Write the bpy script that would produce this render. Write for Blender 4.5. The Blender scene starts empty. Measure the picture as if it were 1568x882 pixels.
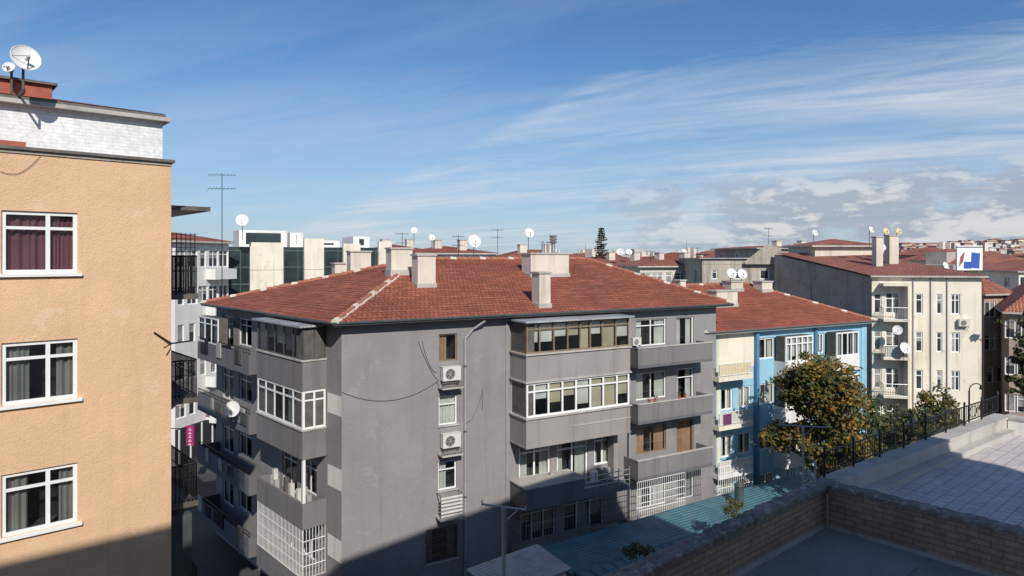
import bpy, math, random
from mathutils import Vector, Matrix
random.seed(7)
F=1045.; HX=784.; HY=395.; ZC=16.0
V=Vector
sc=bpy.context.scene
# ------------------------------------------------------------ materials
def newmat(name):
    m=bpy.data.materials.new(name); m.use_nodes=True
    nt=m.node_tree; b=nt.nodes['Principled BSDF']; return m,nt,b
def ramp(nt,inp,p0,p1,c0,c1):
    r=nt.nodes.new('ShaderNodeValToRGB'); r.color_ramp.elements[0].position=p0; r.color_ramp.elements[1].position=p1
    r.color_ramp.elements[0].color=(*c0,1); r.color_ramp.elements[1].color=(*c1,1); nt.links.new(inp,r.inputs[0]); return r.outputs[0]
def noise(nt,vec,scale,detail=4,rough=.55,mscale=None,rot=None,dist=0):
    if mscale or rot:
        mp=nt.nodes.new('ShaderNodeMapping'); nt.links.new(vec,mp.inputs[0])
        if mscale: mp.inputs['Scale'].default_value=mscale
        if rot: mp.inputs['Rotation'].default_value=rot
        vec=mp.outputs[0]
    n=nt.nodes.new('ShaderNodeTexNoise'); nt.links.new(vec,n.inputs['Vector'])
    n.inputs['Scale'].default_value=scale; n.inputs['Detail'].default_value=detail; n.inputs['Roughness'].default_value=rough
    n.inputs['Distortion'].default_value=dist
    return n.outputs['Fac']
def mixc(nt,mode,fac,a,b):
    m=nt.nodes.new('ShaderNodeMix'); m.data_type='RGBA'; m.blend_type=mode
    for i,x in ((0,fac),(6,a),(7,b)):
        if hasattr(x,'is_linked'): nt.links.new(x,m.inputs[i])
        elif i==0: m.inputs[0].default_value=x
        else: m.inputs[i].default_value=(*x,1)
    return m.outputs[2]
def mth(nt,op,a,b=None,c=None):
    m=nt.nodes.new('ShaderNodeMath'); m.operation=op
    for i,x in enumerate((a,b,c)):
        if x is None: continue
        if hasattr(x,'is_linked'): nt.links.new(x,m.inputs[i])
        else: m.inputs[i].default_value=x
    return m.outputs[0]
def bump(nt,b,h,strength,dist=.02):
    n=nt.nodes.new('ShaderNodeBump'); n.inputs['Strength'].default_value=strength; n.inputs['Distance'].default_value=dist
    nt.links.new(h,n.inputs['Height']); nt.links.new(n.outputs[0],b.inputs['Normal'])
def coord(nt,k='Object'):
    return nt.nodes.new('ShaderNodeTexCoord').outputs[k]
def stucco(name,col,var=.12,streak=.2,bmp=.3,rough=.9,patch=0.0,patchcol=(.5,.45,.4),pscale=1.3):
    m,nt,b=newmat(name); c=coord(nt)
    n1=noise(nt,c,.55,4,.6); n2=noise(nt,c,1.0,3,.6,(2.2,2.2,.16)); n3=noise(nt,c,22,2,.7)
    a=ramp(nt,n1,.3,.7,(1-var,)*3,(1+var*.6,)*3)
    s=ramp(nt,n2,.52,.75,(1,1,1),(1-streak,1-streak*1.05,1-streak*1.15))
    f=ramp(nt,n3,.3,.7,(.94,)*3,(1.05,)*3)
    o=mixc(nt,'MULTIPLY',1.0,col,a); o=mixc(nt,'MULTIPLY',1.0,o,s); o=mixc(nt,'MULTIPLY',1.0,o,f)
    if patch>0:
        n4=noise(nt,c,pscale,4,.65); pf=ramp(nt,n4,.66-patch,.68-patch*.9,(0,0,0),(.55,.55,.55))
        o=mixc(nt,'MIX',pf,o,patchcol)
    nt.links.new(o,b.inputs['Base Color']); b.inputs['Roughness'].default_value=rough
    n5=noise(nt,c,2.4,4,.65)
    h=mth(nt,'ADD',mth(nt,'MULTIPLY',n5,1.5),n3) if bmp>=.4 else n3
    bump(nt,b,h,bmp,.03); return m
def plain(name,col,rough=.6,metal=0.0,var=.1,scale=3):
    m,nt,b=newmat(name); c=coord(nt); n=noise(nt,c,scale,2,.6)
    a=ramp(nt,n,.3,.7,(1-var,)*3,(1+var*.5,)*3)
    nt.links.new(mixc(nt,'MULTIPLY',1.0,col,a),b.inputs['Base Color'])
    b.inputs['Roughness'].default_value=rough; b.inputs['Metallic'].default_value=metal; return m
def tiles(name,c1,c2,mort,w=.24,h=.32,off=.5,depth=.05,msz=.02,profile=True,dirt=.35,bs=.8):
    m,nt,b=newmat(name); uv=coord(nt,'UV'); c=coord(nt)
    br=nt.nodes.new('ShaderNodeTexBrick'); nt.links.new(uv,br.inputs['Vector'])
    br.inputs['Scale'].default_value=1; br.offset=off
    br.inputs['Brick Width'].default_value=w; br.inputs['Row Height'].default_value=h; br.inputs['Mortar Size'].default_value=msz
    br.inputs['Color1'].default_value=(*c1,1); br.inputs['Color2'].default_value=(*c2,1); br.inputs['Mortar'].default_value=(*mort,1)
    n=noise(nt,c,.45,4,.65); a=ramp(nt,n,.35,.7,(1-dirt,)*3,(1.1,)*3)
    n2=noise(nt,c,6,3,.7); a2=ramp(nt,n2,.3,.7,(.8,)*3,(1.12,)*3)
    o=mixc(nt,'MULTIPLY',1.0,br.outputs['Color'],a); o=mixc(nt,'MULTIPLY',1.0,o,a2)
    b.inputs['Roughness'].default_value=.85
    if profile:
        n3=noise(nt,c,1.7,5,.7); o=mixc(nt,'MIX',ramp(nt,n3,.58,.74,(0,0,0),(.5,.5,.5)),o,(.17,.10,.07))
        sp=nt.nodes.new('ShaderNodeSeparateXYZ'); nt.links.new(uv,sp.inputs[0])
        fr=mth(nt,'FRACT',mth(nt,'DIVIDE',sp.outputs[1],h)); fr=mth(nt,'SUBTRACT',1.0,fr)
        sn=mth(nt,'ABSOLUTE',mth(nt,'SINE',mth(nt,'MULTIPLY',sp.outputs[0],math.pi/w)))
        hh=mth(nt,'ADD',fr,mth(nt,'MULTIPLY',sn,.8))
        bump(nt,b,hh,1.0,depth)
    else:
        hh=mth(nt,'SUBTRACT',mth(nt,'MULTIPLY',n2,.35),br.outputs['Fac'])
        bump(nt,b,hh,bs,depth)
    nt.links.new(o,b.inputs['Base Color'])
    return m
def glassmat(name,tint=(.9,.95,.95),refl=.16):
    m=bpy.data.materials.new(name); m.use_nodes=True; nt=m.node_tree; nt.nodes.clear()
    o=nt.nodes.new('ShaderNodeOutputMaterial'); t=nt.nodes.new('ShaderNodeBsdfTransparent'); t.inputs[0].default_value=(*tint,1)
    g=nt.nodes.new('ShaderNodeBsdfGlossy'); g.inputs['Roughness'].default_value=.03
    lw=nt.nodes.new('ShaderNodeFresnel'); lw.inputs[0].default_value=1.45
    f=mth(nt,'ADD',lw.outputs[0],refl-.04); f=mth(nt,'MINIMUM',f,.9)
    mx=nt.nodes.new('ShaderNodeMixShader'); nt.links.new(f,mx.inputs[0]); nt.links.new(t.outputs[0],mx.inputs[1]); nt.links.new(g.outputs[0],mx.inputs[2])
    c=coord(nt); n=noise(nt,c,.9,2); bp=nt.nodes.new('ShaderNodeBump'); bp.inputs['Strength'].default_value=.08; nt.links.new(n,bp.inputs['Height']); nt.links.new(bp.outputs[0],g.inputs['Normal'])
    nt.links.new(mx.outputs[0],o.inputs[0]); return m
def leafmat(name,stops):
    m,nt,b=newmat(name); g=nt.nodes.new('ShaderNodeNewGeometry')
    r=nt.nodes.new('ShaderNodeValToRGB'); nt.links.new(g.outputs['Random Per Island'],r.inputs[0])
    els=r.color_ramp.elements
    while len(els)<len(stops): els.new(.5)
    for i,(p,c) in enumerate(stops): els[i].position=p; els[i].color=(*c,1)
    c=coord(nt); n=noise(nt,c,.7,3); a=ramp(nt,n,.38,.62,(.38,.52,.5),(1.3,1.15,1.0))
    nt.links.new(mixc(nt,'MULTIPLY',1.0,r.outputs[0],a),b.inputs['Base Color']); b.inputs['Roughness'].default_value=.6
    return m
M={}
M['gray']=stucco('gray_plaster',(.27,.258,.258),.12,.14,.5,patch=.03,patchcol=(.31,.30,.30),pscale=.8)
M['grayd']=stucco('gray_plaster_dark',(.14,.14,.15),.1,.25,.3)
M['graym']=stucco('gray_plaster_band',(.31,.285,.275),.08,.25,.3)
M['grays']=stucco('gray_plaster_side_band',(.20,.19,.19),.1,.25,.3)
M['orange']=stucco('orange_plaster',(.70,.465,.285),.09,.12,.45,patch=.04,patchcol=(.74,.54,.38),pscale=.9)
M['whitebr']=tiles('white_painted_brick',(.78,.78,.77),(.74,.74,.74),(.66,.66,.66),.24,.085,.5,.008,.008,False,.12,.4)
M['white']=stucco('white_plaster',(.74,.73,.70),.08,.2,.2)
M['cream']=stucco('cream_plaster',(.78,.71,.59),.10,.30,.25,patch=.03,patchcol=(.55,.50,.44))
M['cream2']=stucco('cream_chimney_plaster',(.66,.60,.51),.14,.3,.3)
M['blue']=stucco('blue_plaster',(.30,.53,.66),.12,.25,.2,patch=.03,patchcol=(.55,.6,.62))
M['bluedk']=stucco('deep_blue_plaster',(.10,.24,.38),.12,.25,.2)
M['pinkish']=stucco('pink_brown_plaster',(.42,.32,.27),.14,.3,.25)
M['conc']=stucco('bare_concrete',(.42,.375,.32),.22,.5,.5,patch=.05,patchcol=(.24,.22,.20))
M['concl']=stucco('light_concrete',(.47,.445,.41),.15,.3,.4)
M['floor']=stucco('terrace_concrete',(.27,.265,.25),.18,.0,.4,patch=.08,patchcol=(.19,.185,.17),pscale=.7)
M['roof']=tiles('red_roof_tiles',(.50,.145,.085),(.35,.095,.058),(.12,.035,.025),.22,.29,.5,.05,.02,dirt=.3)
M['roof2']=tiles('faded_roof_tiles',(.50,.19,.125),(.38,.13,.09),(.16,.06,.045),.24,.32,.5,.05,.02)
M['brick']=tiles('tan_brick_wall',(.50,.365,.27),(.41,.30,.23),(.27,.22,.18),.42,.13,.5,.025,.012,False,.3)
M['paving']=tiles('terrace_tiles',(.62,.55,.53),(.56,.50,.485),(.34,.31,.31),.30,.30,0,.01,.012,False,.12)
M['coping']=stucco('weathered_coping',(.22,.20,.18),.4,.0,1.0,patch=.12,patchcol=(.42,.39,.34),pscale=5)
M['frame']=plain('white_window_frame',(.82,.82,.81),.35,0,.04)
M['framebr']=plain('brown_window_frame',(.24,.17,.11),.5,0,.2)
M['framegr']=plain('dark_metal_frame',(.10,.12,.12),.4,.3,.2)
M['black']=plain('black_iron',(.02,.02,.022),.5,.4,.2)
M['rust']=plain('weathered_metal',(.16,.14,.125),.6,.3,.3)
M['galv']=plain('galvanised_steel',(.42,.43,.44),.45,.6,.2)
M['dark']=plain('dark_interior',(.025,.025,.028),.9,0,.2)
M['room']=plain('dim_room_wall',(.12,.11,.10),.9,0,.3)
M['cpink']=plain('mauve_curtain',(.32,.13,.16),.9,0,.3,.8)
M['cgray']=plain('grey_curtain',(.38,.37,.35),.9,0,.25,.8)
M['cwhite']=plain('sheer_curtain',(.62,.60,.56),.9,0,.2,.8)
M['ctan']=plain('tan_blind',(.48,.41,.30),.9,0,.2,.8)
M['corange']=plain('orange_curtain',(.46,.28,.18),.9,0,.2,.8)
M['acw']=plain('ac_casing',(.64,.63,.59),.5,0,.08)
M['dish']=plain('satellite_dish_paint',(.74,.73,.71),.5,0,.08)
M['pvc']=plain('grey_pvc',(.34,.34,.35),.5,0,.1)
M['cable']=plain('cable',(.07,.07,.075),.6)
M['glass']=glassmat('window_glass')
M['pane']=plain('far_window_pane',(.05,.06,.07),.12,0,.5,1.5)
M['paneL']=plain('far_curtained_pane',(.32,.31,.29),.25,0,.5,1.5)
M['paneT']=plain('tinted_curtain_wall_glass',(.035,.055,.06),.08,.2,.4,.5)
M['magenta']=plain('magenta_sign',(.36,.02,.14),.6)
M['yellow']=plain('yellow_awning',(.68,.55,.30),.7)
M['purple']=plain('purple_cloth',(.16,.04,.11),.9)
M['redp']=plain('red_paint',(.36,.10,.06),.7,0,.25)
M['blues']=plain('blue_sign',(.04,.10,.42),.5)
M['bark']=stucco('bark',(.10,.075,.055),.3,.2,1)
def metal_sheet(name,col,pitch=.25,bs=.5):
    m,nt,b=newmat(name); uv=coord(nt,'UV'); c=coord(nt)
    sp=nt.nodes.new('ShaderNodeSeparateXYZ'); nt.links.new(uv,sp.inputs[0])
    s=mth(nt,'SINE',mth(nt,'MULTIPLY',sp.outputs[0],2*math.pi/pitch)); bump(nt,b,s,bs,.03)
    n=noise(nt,c,.8,5,.7); o=mixc(nt,'MULTIPLY',1.0,col,ramp(nt,n,.3,.72,(.55,.55,.55),(1.15,1.15,1.15)))
    n2=noise(nt,c,2.4,5,.7); o=mixc(nt,'MIX',ramp(nt,n2,.56,.68,(0,0,0),(.55,.55,.55)),o,(.20,.19,.17))
    nt.links.new(o,b.inputs['Base Color']); b.inputs['Roughness'].default_value=.5; return m
M['teal']=metal_sheet('teal_sheet_roof',(.08,.19,.235),.2,.5)
M['sheet']=metal_sheet('grey_sheet_roof',(.42,.44,.46),.18)
M['leafA']=leafmat('autumn_leaves',[(0,(.035,.05,.012)),(.35,(.07,.08,.018)),(.6,(.14,.11,.022)),(.85,(.30,.17,.025)),(1,(.15,.06,.02))])
M['leafG']=leafmat('green_leaves',[(0,(.025,.045,.014)),(.5,(.05,.07,.02)),(.8,(.10,.10,.028)),(1,(.12,.07,.02))])
M['leafP']=leafmat('conifer_needles',[(0,(.012,.028,.014)),(.6,(.025,.045,.022)),(1,(.045,.05,.03))])
m,nt,b=newmat('ground_asphalt'); c=coord(nt); n=noise(nt,c,.35,4,.65); n2=noise(nt,c,30,3,.7)
o=mixc(nt,'MULTIPLY',1.0,ramp(nt,n,.3,.7,(.045,.044,.042),(.08,.077,.073)),ramp(nt,n2,.3,.7,(.8,)*3,(1.2,)*3)); nt.links.new(o,b.inputs['Base Color']); b.inputs['Roughness'].default_value=.9; bump(nt,b,n2,.4); M['asph']=m
m,nt,b=newmat('hill_earth'); c=coord(nt); n=noise(nt,c,.01,6,.7)
nt.links.new(ramp(nt,n,.3,.7,(.14,.16,.17),(.26,.26,.25)),b.inputs['Base Color']); b.inputs['Roughness'].default_value=1; M['hill']=m
# ------------------------------------------------------------ mesh builder
class MB:
    def __init__(s): s.v=[];s.f=[];s.m=[];s.uv=[];s.mats=[]
    def mi(s,m):
        if m not in s.mats: s.mats.append(m)
        return s.mats.index(m)
    def face(s,pts,m):
        pts=[V(p) for p in pts]; n=V((0,0,0))
        for i in range(len(pts)):
            a=pts[i];c=pts[(i+1)%len(pts)]; n+=a.cross(c)
        if n.length<1e-12: return
        n.normalize(); b=len(s.v); s.v+=pts; s.f.append(list(range(b,b+len(pts)))); s.m.append(s.mi(m))
        if abs(n.z)>.98:
            e=pts[1]-pts[0]; e.z=0; u=e.normalized() if e.length>1e-6 else V((1,0,0))
        else: u=V((0,0,1)).cross(n).normalized()
        v=n.cross(u)
        s.uv+=[(p.dot(u),p.dot(v)) for p in pts]
    def obox(s,O,a,b,c,m):
        O,a,b,c=V(O),V(a),V(b),V(c)
        if a.cross(b).dot(c)<0: a,b=b,a
        p=[O,O+a,O+a+b,O+b,O+c,O+a+c,O+a+b+c,O+b+c]
        for q in ((3,2,1,0),(4,5,6,7),(0,1,5,4),(1,2,6,5),(2,3,7,6),(3,0,4,7)): s.face([p[i] for i in q],m)
    def cyl(s,p0,p1,r0,r1,m,n=8,cap=True):
        p0,p1=V(p0),V(p1); d=(p1-p0)
        if d.length<1e-6: return
        d.normalize(); x=d.orthogonal().normalized(); y=d.cross(x)
        A=[p0+(x*math.cos(2*math.pi*i/n)+y*math.sin(2*math.pi*i/n))*r0 for i in range(n)]
        B=[p1+(x*math.cos(2*math.pi*i/n)+y*math.sin(2*math.pi*i/n))*r1 for i in range(n)]
        for i in range(n): j=(i+1)%n; s.face([A[i],A[j],B[j],B[i]],m)
        if cap: s.face(A[::-1],m); s.face(B,m)
    def tube(s,pts,r,m,n=5):
        for a,b in zip(pts[:-1],pts[1:]): s.cyl(a,b,r,r,m,n)
    def make(s,name):
        me=bpy.data.meshes.new(name); me.from_pydata([tuple(v) for v in s.v],[],s.f)
        for m in s.mats: me.materials.append(m)
        me.polygons.foreach_set('material_index',s.m)
        uvl=me.uv_layers.new(name='UVMap'); flat=[x for p in s.uv for x in p]; uvl.data.foreach_set('uv',flat)
        me.update(); ob=bpy.data.objects.new(name,me); sc.collection.objects.link(ob); return ob
class Obj:
    def __init__(s,name): s.name=name; s.p={}
    def part(s,n):
        if n not in s.p: s.p[n]=MB()
        return s.p[n]
    def done(s):
        vs=[v for mb in s.p.values() for v in mb.v]
        if not vs: return
        if len(s.p)==1:
            list(s.p.values())[0].make(s.name); return
        lo=V((sum(v.x for v in vs)/len(vs),sum(v.y for v in vs)/len(vs),min(v.z for v in vs)))
        e=bpy.data.objects.new(s.name,None); e.location=lo; sc.collection.objects.link(e)
        for n,mb in s.p.items():
            if not mb.v: continue
            o=mb.make(n); o.parent=e; o.matrix_parent_inverse=Matrix.Translation(-lo)
class Wall:
    def __init__(s,A,B):
        s.A=V(A);s.B=V(B); s.L=(s.B-s.A).length; s.t=(s.B-s.A)/s.L; s.n=V((s.t.y,-s.t.x))
    def P(s,u,z,w=0):
        p=s.A+s.t*u+s.n*w; return V((p.x,p.y,z))
    def at(s,x,y,w=0):   # survey: bearing from the camera station -> (u,z) on this facade plane
        D=V(((x-HX)/F,1)); k=(s.A.dot(s.n)+w)/D.dot(s.n); return ((D*k-s.A).dot(s.t), ZC+k*(HY-y)/F)
    def u(s,x,w=0): return s.at(x,0,w)[0]
    def box(s,mb,u0,u1,z0,z1,w0,w1,m):
        t=V((s.t.x,s.t.y,0));n=V((s.n.x,s.n.y,0)); mb.obox(s.P(u0,z0,w0),t*(u1-u0),n*(w1-w0),V((0,0,z1-z0)),m)
    def quad(s,mb,u0,u1,z0,z1,w,m):
        mb.face([s.P(u0,z0,w),s.P(u1,z0,w),s.P(u1,z1,w),s.P(u0,z1,w)],m)
    def off(s,u0,u1,w=0):
        a=s.P(u0,0,w);b=s.P(u1,0,w); return Wall((a.x,a.y),(b.x,b.y))
def facade(mb,W,z0,z1,ops,m,w=0,rev=.16,u0=None,u1=None,rm=None):
    u0=0 if u0 is None else u0; u1=W.L if u1 is None else u1; rm=rm or m
    us=sorted({u0,u1,*[min(max(o[i],u0),u1) for o in ops for i in (0,1)]}); zs=sorted({z0,z1,*[min(max(o[i],z0),z1) for o in ops for i in (2,3)]})
    for a,b in zip(us[:-1],us[1:]):
        run=None
        for c,d in zip(zs[:-1],zs[1:]):
            cu,cz=(a+b)/2,(c+d)/2
            hole=any(o[0]<cu<o[1] and o[2]<cz<o[3] for o in ops)
            if hole:
                if run: W.quad(mb,a,b,run[0],run[1],w,m); run=None
            else: run=(run[0],d) if run else (c,d)
        if run: W.quad(mb,a,b,run[0],run[1],w,m)
    for o in ops:
        a,b,c,d=o[:4]; P=W.P
        mb.face([P(a,c,w),P(a,c,w-rev),P(a,d,w-rev),P(a,d,w)][::-1],rm); mb.face([P(b,c,w),P(b,c,w-rev),P(b,d,w-rev),P(b,d,w)],rm)
        mb.face([P(a,d,w),P(a,d,w-rev),P(b,d,w-rev),P(b,d,w)][::-1],rm); mb.face([P(a,c,w),P(a,c,w-rev),P(b,c,w-rev),P(b,c,w)],rm)
def curtain(mb,W,a,b,c,d,w,m,amp=.03,pitch=.14):
    n=max(2,int((b-a)/pitch*4)); ph=random.random()*6
    pts=[(a+(b-a)*i/n, w+amp*math.sin(ph+i*math.pi/2*(1.03+.2*math.sin(i*.13+ph)))+amp*.5*math.sin(i*.9)) for i in range(n+1)]
    for p,q in zip(pts[:-1],pts[1:]): mb.face([W.P(p[0],c,p[1]),W.P(q[0],c,q[1]),W.P(q[0],d,q[1]),W.P(p[0],d,p[1])],m)
def window(o,W,a,b,c,d,w=-.1,nx=2,tr=.28,fr='frame',cur=None,mode='full',fw=.06,back=.55,splits=None,glass='glass',trcols=None,far=False):
    fm=M[fr]; f=o.part('window_frames'); g=o.part('window_glass'); cu=o.part('curtains'); it=o.part('interiors')
    W.box(f,a,b,c,c+fw,w-.03,w+.03,fm); W.box(f,a,b,d-fw,d,w-.03,w+.03,fm)
    W.box(f,a,a+fw,c+fw,d-fw,w-.03,w+.03,fm); W.box(f,b-fw,b,c+fw,d-fw,w-.03,w+.03,fm)
    xs=splits or [i/nx for i in range(1,nx)]
    for x in xs:
        ux=a+(b-a)*x; W.box(f,ux-fw*.5,ux+fw*.5,c+fw,d-fw,w-.028,w+.028,fm)
    cols=[0]+list(xs)+[1]
    if tr:
        zt=d-(d-c)*tr
        for i in range(len(cols)-1):
            if trcols and i not in trcols: continue
            ua=a+(b-a)*cols[i]+fw*.5;ub=a+(b-a)*cols[i+1]-fw*.5
            W.box(f,ua,ub,zt-fw*.4,zt+fw*.4,w-.026,w+.026,fm)
    if far:
        W.quad(g,a+.01,b-.01,c+.01,d-.01,w,M['pane'])
        for i in range(len(cols)-1):
            if random.random()<.5: k=random.choice((0,0,.3,.5)); W.quad(g,a+(b-a)*cols[i]+.04,a+(b-a)*cols[i+1]-.04,c+(d-c)*k+.03,d-.03,w+.008,M['paneL'])
        return
    W.quad(g,a+.01,b-.01,c+.01,d-.01,w,M[glass])
    if cur:
        cm=M[cur]
        if mode=='full': curtain(cu,W,a+.02,b-.02,c+.02,d-.02,w-.12,cm)
        elif mode=='sides':
            k=(b-a)*random.uniform(.22,.40); curtain(cu,W,a+.02,a+k,c+.02,d-.02,w-.12,cm); k=(b-a)*random.uniform(.22,.40); curtain(cu,W,b-k,b-.02,c+.02,d-.02,w-.12,cm)
        elif mode=='left': curtain(cu,W,a+.02,a+(b-a)*.5,c+.02,d-.02,w-.12,cm)
        elif mode=='blind':
            for i in range(len(cols)-1):
                k=random.choice((.0,.2,.35,.5)); W.quad(cu,a+(b-a)*cols[i]+.05,a+(b-a)*cols[i+1]-.05,c+(d-c)*k,d-.05,w-.1,random.choice((cm,cm,M['cwhite'])))
    bk=w-back; P=W.P
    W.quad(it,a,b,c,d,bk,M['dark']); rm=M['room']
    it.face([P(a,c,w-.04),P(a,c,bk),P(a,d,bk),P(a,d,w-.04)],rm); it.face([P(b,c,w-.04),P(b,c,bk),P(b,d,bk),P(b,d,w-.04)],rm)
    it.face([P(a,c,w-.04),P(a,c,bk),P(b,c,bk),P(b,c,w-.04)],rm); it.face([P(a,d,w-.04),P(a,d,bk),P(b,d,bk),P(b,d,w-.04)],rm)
def rail(mb,p0,p1,h,m,step=.13,r=.012,mid=False):
    p0,p1=V(p0),V(p1); d=p1-p0; L=d.length; up=V((0,0,h)); 
    mb.cyl(p0+up,p1+up,r*1.8,r*1.8,m,5); mb.cyl(p0+V((0,0,.08)),p1+V((0,0,.08)),r*1.3,r*1.3,m,5)
    if mid: mb.cyl(p0+up*.6,p1+up*.6,r,r,m,4)
    n=max(1,int(L/step))
    for i in range(n+1): q=p0+d*(i/n); mb.cyl(q,q+up,r,r,m,4,False)
def grill(mb,W,a,b,c,d,w,m,step=.14,r=.011,nh=4):
    n=max(1,int((b-a)/step))
    for i in range(n+1): u=a+(b-a)*i/n; mb.cyl(W.P(u,c,w),W.P(u,d,w),r,r,m,4,False)
    for i in range(nh+1): z=c+(d-c)*i/nh; mb.cyl(W.P(a,z,w),W.P(b,z,w),r*1.3,r*1.3,m,4,False)
def offset_poly(pts,d):
    pts=[V(p) for p in pts]; n=len(pts); out=[]
    for i in range(n):
        a,b,c=pts[i-1],pts[i],pts[(i+1)%n]; e1=(b-a).normalized();e2=(c-b).normalized()
        n1=V((e1.y,-e1.x));n2=V((e2.y,-e2.x)); bis=(n1+n2).normalized(); out.append(b+bis*(d/max(.3,bis.dot(n1))))
    return out
def v3(p,z): return V((p[0],p[1],z))
m2=plain('ridge_tile',(.40,.155,.10),.85,0,.4,6)
m3=plain('tile_course_edge',(.22,.07,.045),.85,0,.4,6)
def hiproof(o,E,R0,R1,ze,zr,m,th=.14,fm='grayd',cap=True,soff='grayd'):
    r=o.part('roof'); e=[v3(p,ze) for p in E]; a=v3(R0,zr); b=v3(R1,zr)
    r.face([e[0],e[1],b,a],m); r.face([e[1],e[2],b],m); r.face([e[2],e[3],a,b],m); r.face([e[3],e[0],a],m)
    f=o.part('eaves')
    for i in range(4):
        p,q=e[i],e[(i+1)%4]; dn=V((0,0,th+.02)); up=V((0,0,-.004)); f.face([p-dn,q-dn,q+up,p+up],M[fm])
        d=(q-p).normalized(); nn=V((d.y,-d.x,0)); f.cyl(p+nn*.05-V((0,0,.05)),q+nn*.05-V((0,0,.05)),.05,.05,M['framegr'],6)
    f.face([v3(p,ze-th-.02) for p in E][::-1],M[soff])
    if cap:
        cp=o.part('ridge_caps')
        for p,q in ((e[0],a),(e[1],b),(a,b),(e[3],a)):
            L=(q-p).length; n=int(L/.38); 
            for i in range(n):
                s0=p.lerp(q,i/n); s1=p.lerp(q,(i+1.08)/n); cp.cyl(s0+V((0,0,.02)),s1+V((0,0,-.005)),.12,.10,m2 if (i*7)%5 else M['cream2'],7)
            if (p-e[0]).length<.01:
                d=(q-p).normalized(); sd_=d.cross(V((0,0,1))).normalized()
                for i in range(n*2):
                    for sg in (-1,1):
                        c0=p.lerp(q,i/(n*2))+sd_*sg*random.uniform(.10,.17)-V((0,0,.02)); cp.cyl(c0,c0+d*.2,random.uniform(.03,.07),.04,M['cream2'],5)
    r1=o.part('tile_rows')
    for (p,q,c_,d_) in ((e[0],e[1],b,a),(e[3],e[0],a,a)):
        rows=int(((d_-p).length)/.40)
        for i in range(1,rows):
            t=i/rows; s0=p.lerp(d_,t)+V((0,0,.008)); s1=q.lerp(c_,t)+V((0,0,.008))
            L=(s1-s0).length; n=max(1,int(L/1.1))
            for k in range(n):
                j0=V((0,0,random.uniform(-.006,.006))); r1.cyl(s0.lerp(s1,k/n)+j0,s0.lerp(s1,(k+1)/n)+j0,.013,.013,m3 if random.random()<.7 else m2,4,False)
def chimney(o,x,y,z0,z1,sx,sy,ang,m='cream2',name='chimney',cap=True,pots=0):
    c,s=math.cos(ang),math.sin(ang); X=V((c,s,0));Y=V((-s,c,0)); mb=o.part(name)
    mb.obox(V((x,y,z0))-X*sx/2-Y*sy/2,X*sx,Y*sy,V((0,0,z1-z0)),M[m])
    if cap: mb.obox(V((x,y,z1))-X*(sx/2+.06)-Y*(sy/2+.06),X*(sx+.12),Y*(sy+.12),V((0,0,.09)),M['concl'])
    mb.obox(V((x,y,z0))-X*(sx/2+.05)-Y*(sy/2+.05),X*(sx+.1),Y*(sy+.1),V((0,0,.45)),M['concl'])
    for i in range(pots): 
        q=V((x,y,z1+.09))+X*((i-(pots-1)/2)*.35); mb.cyl(q,q+V((0,0,.5)),.08,.08,M['galv'],8); mb.cyl(q+V((0,0,.55)),q+V((0,0,.65)),.15,.03,M['galv'],8)
def atpx(x,y,Y): return V(((x-HX)/F*Y,Y,ZC+(HY-y)/F*Y))
ang=math.atan2(.5,.866)
def csx(wpx,sy,an,x):
    d=(x-HX)/F; return max(.3,(wpx-sy*abs(math.sin(an)+d*math.cos(an)))/abs(math.cos(an)-d*math.sin(an)))
def chim_px(o,x0,x1,yt,Y,zb,sy,m='cream2',name='chimney',pots=0,an=ang):
    xc=(x0+x1)/2; p=atpx(xc,yt,Y); sx=csx((x1-x0)/F*Y,sy,an,xc); chimney(o,p.x,p.y,zb,p.z-.09,sx,sy,an,m,name,True,pots)
def chim_roof(o,x0,x1,yt,yb,pl,sy,name,pots=0,an=ang,m='cream2'):
    P,Q,R=pl; n=(Q-P).cross(R-P); xc=(x0+x1)/2; D=V(((xc-HX)/F,1,(HY-yb)/F)); O=V((0,0,ZC)); k=(P-O).dot(n)/D.dot(n); h=O+D*k
    Y=k; sx=csx((x1-x0)/F*Y,sy,an,xc); c_=h+V((-math.sin(an),math.cos(an),0))*sy*.5
    chimney(o,c_.x,c_.y,h.z-.25,ZC+(HY-yt)/F*(Y+sy*.4)-.09,sx,sy,an,m,name,True,pots)
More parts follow.
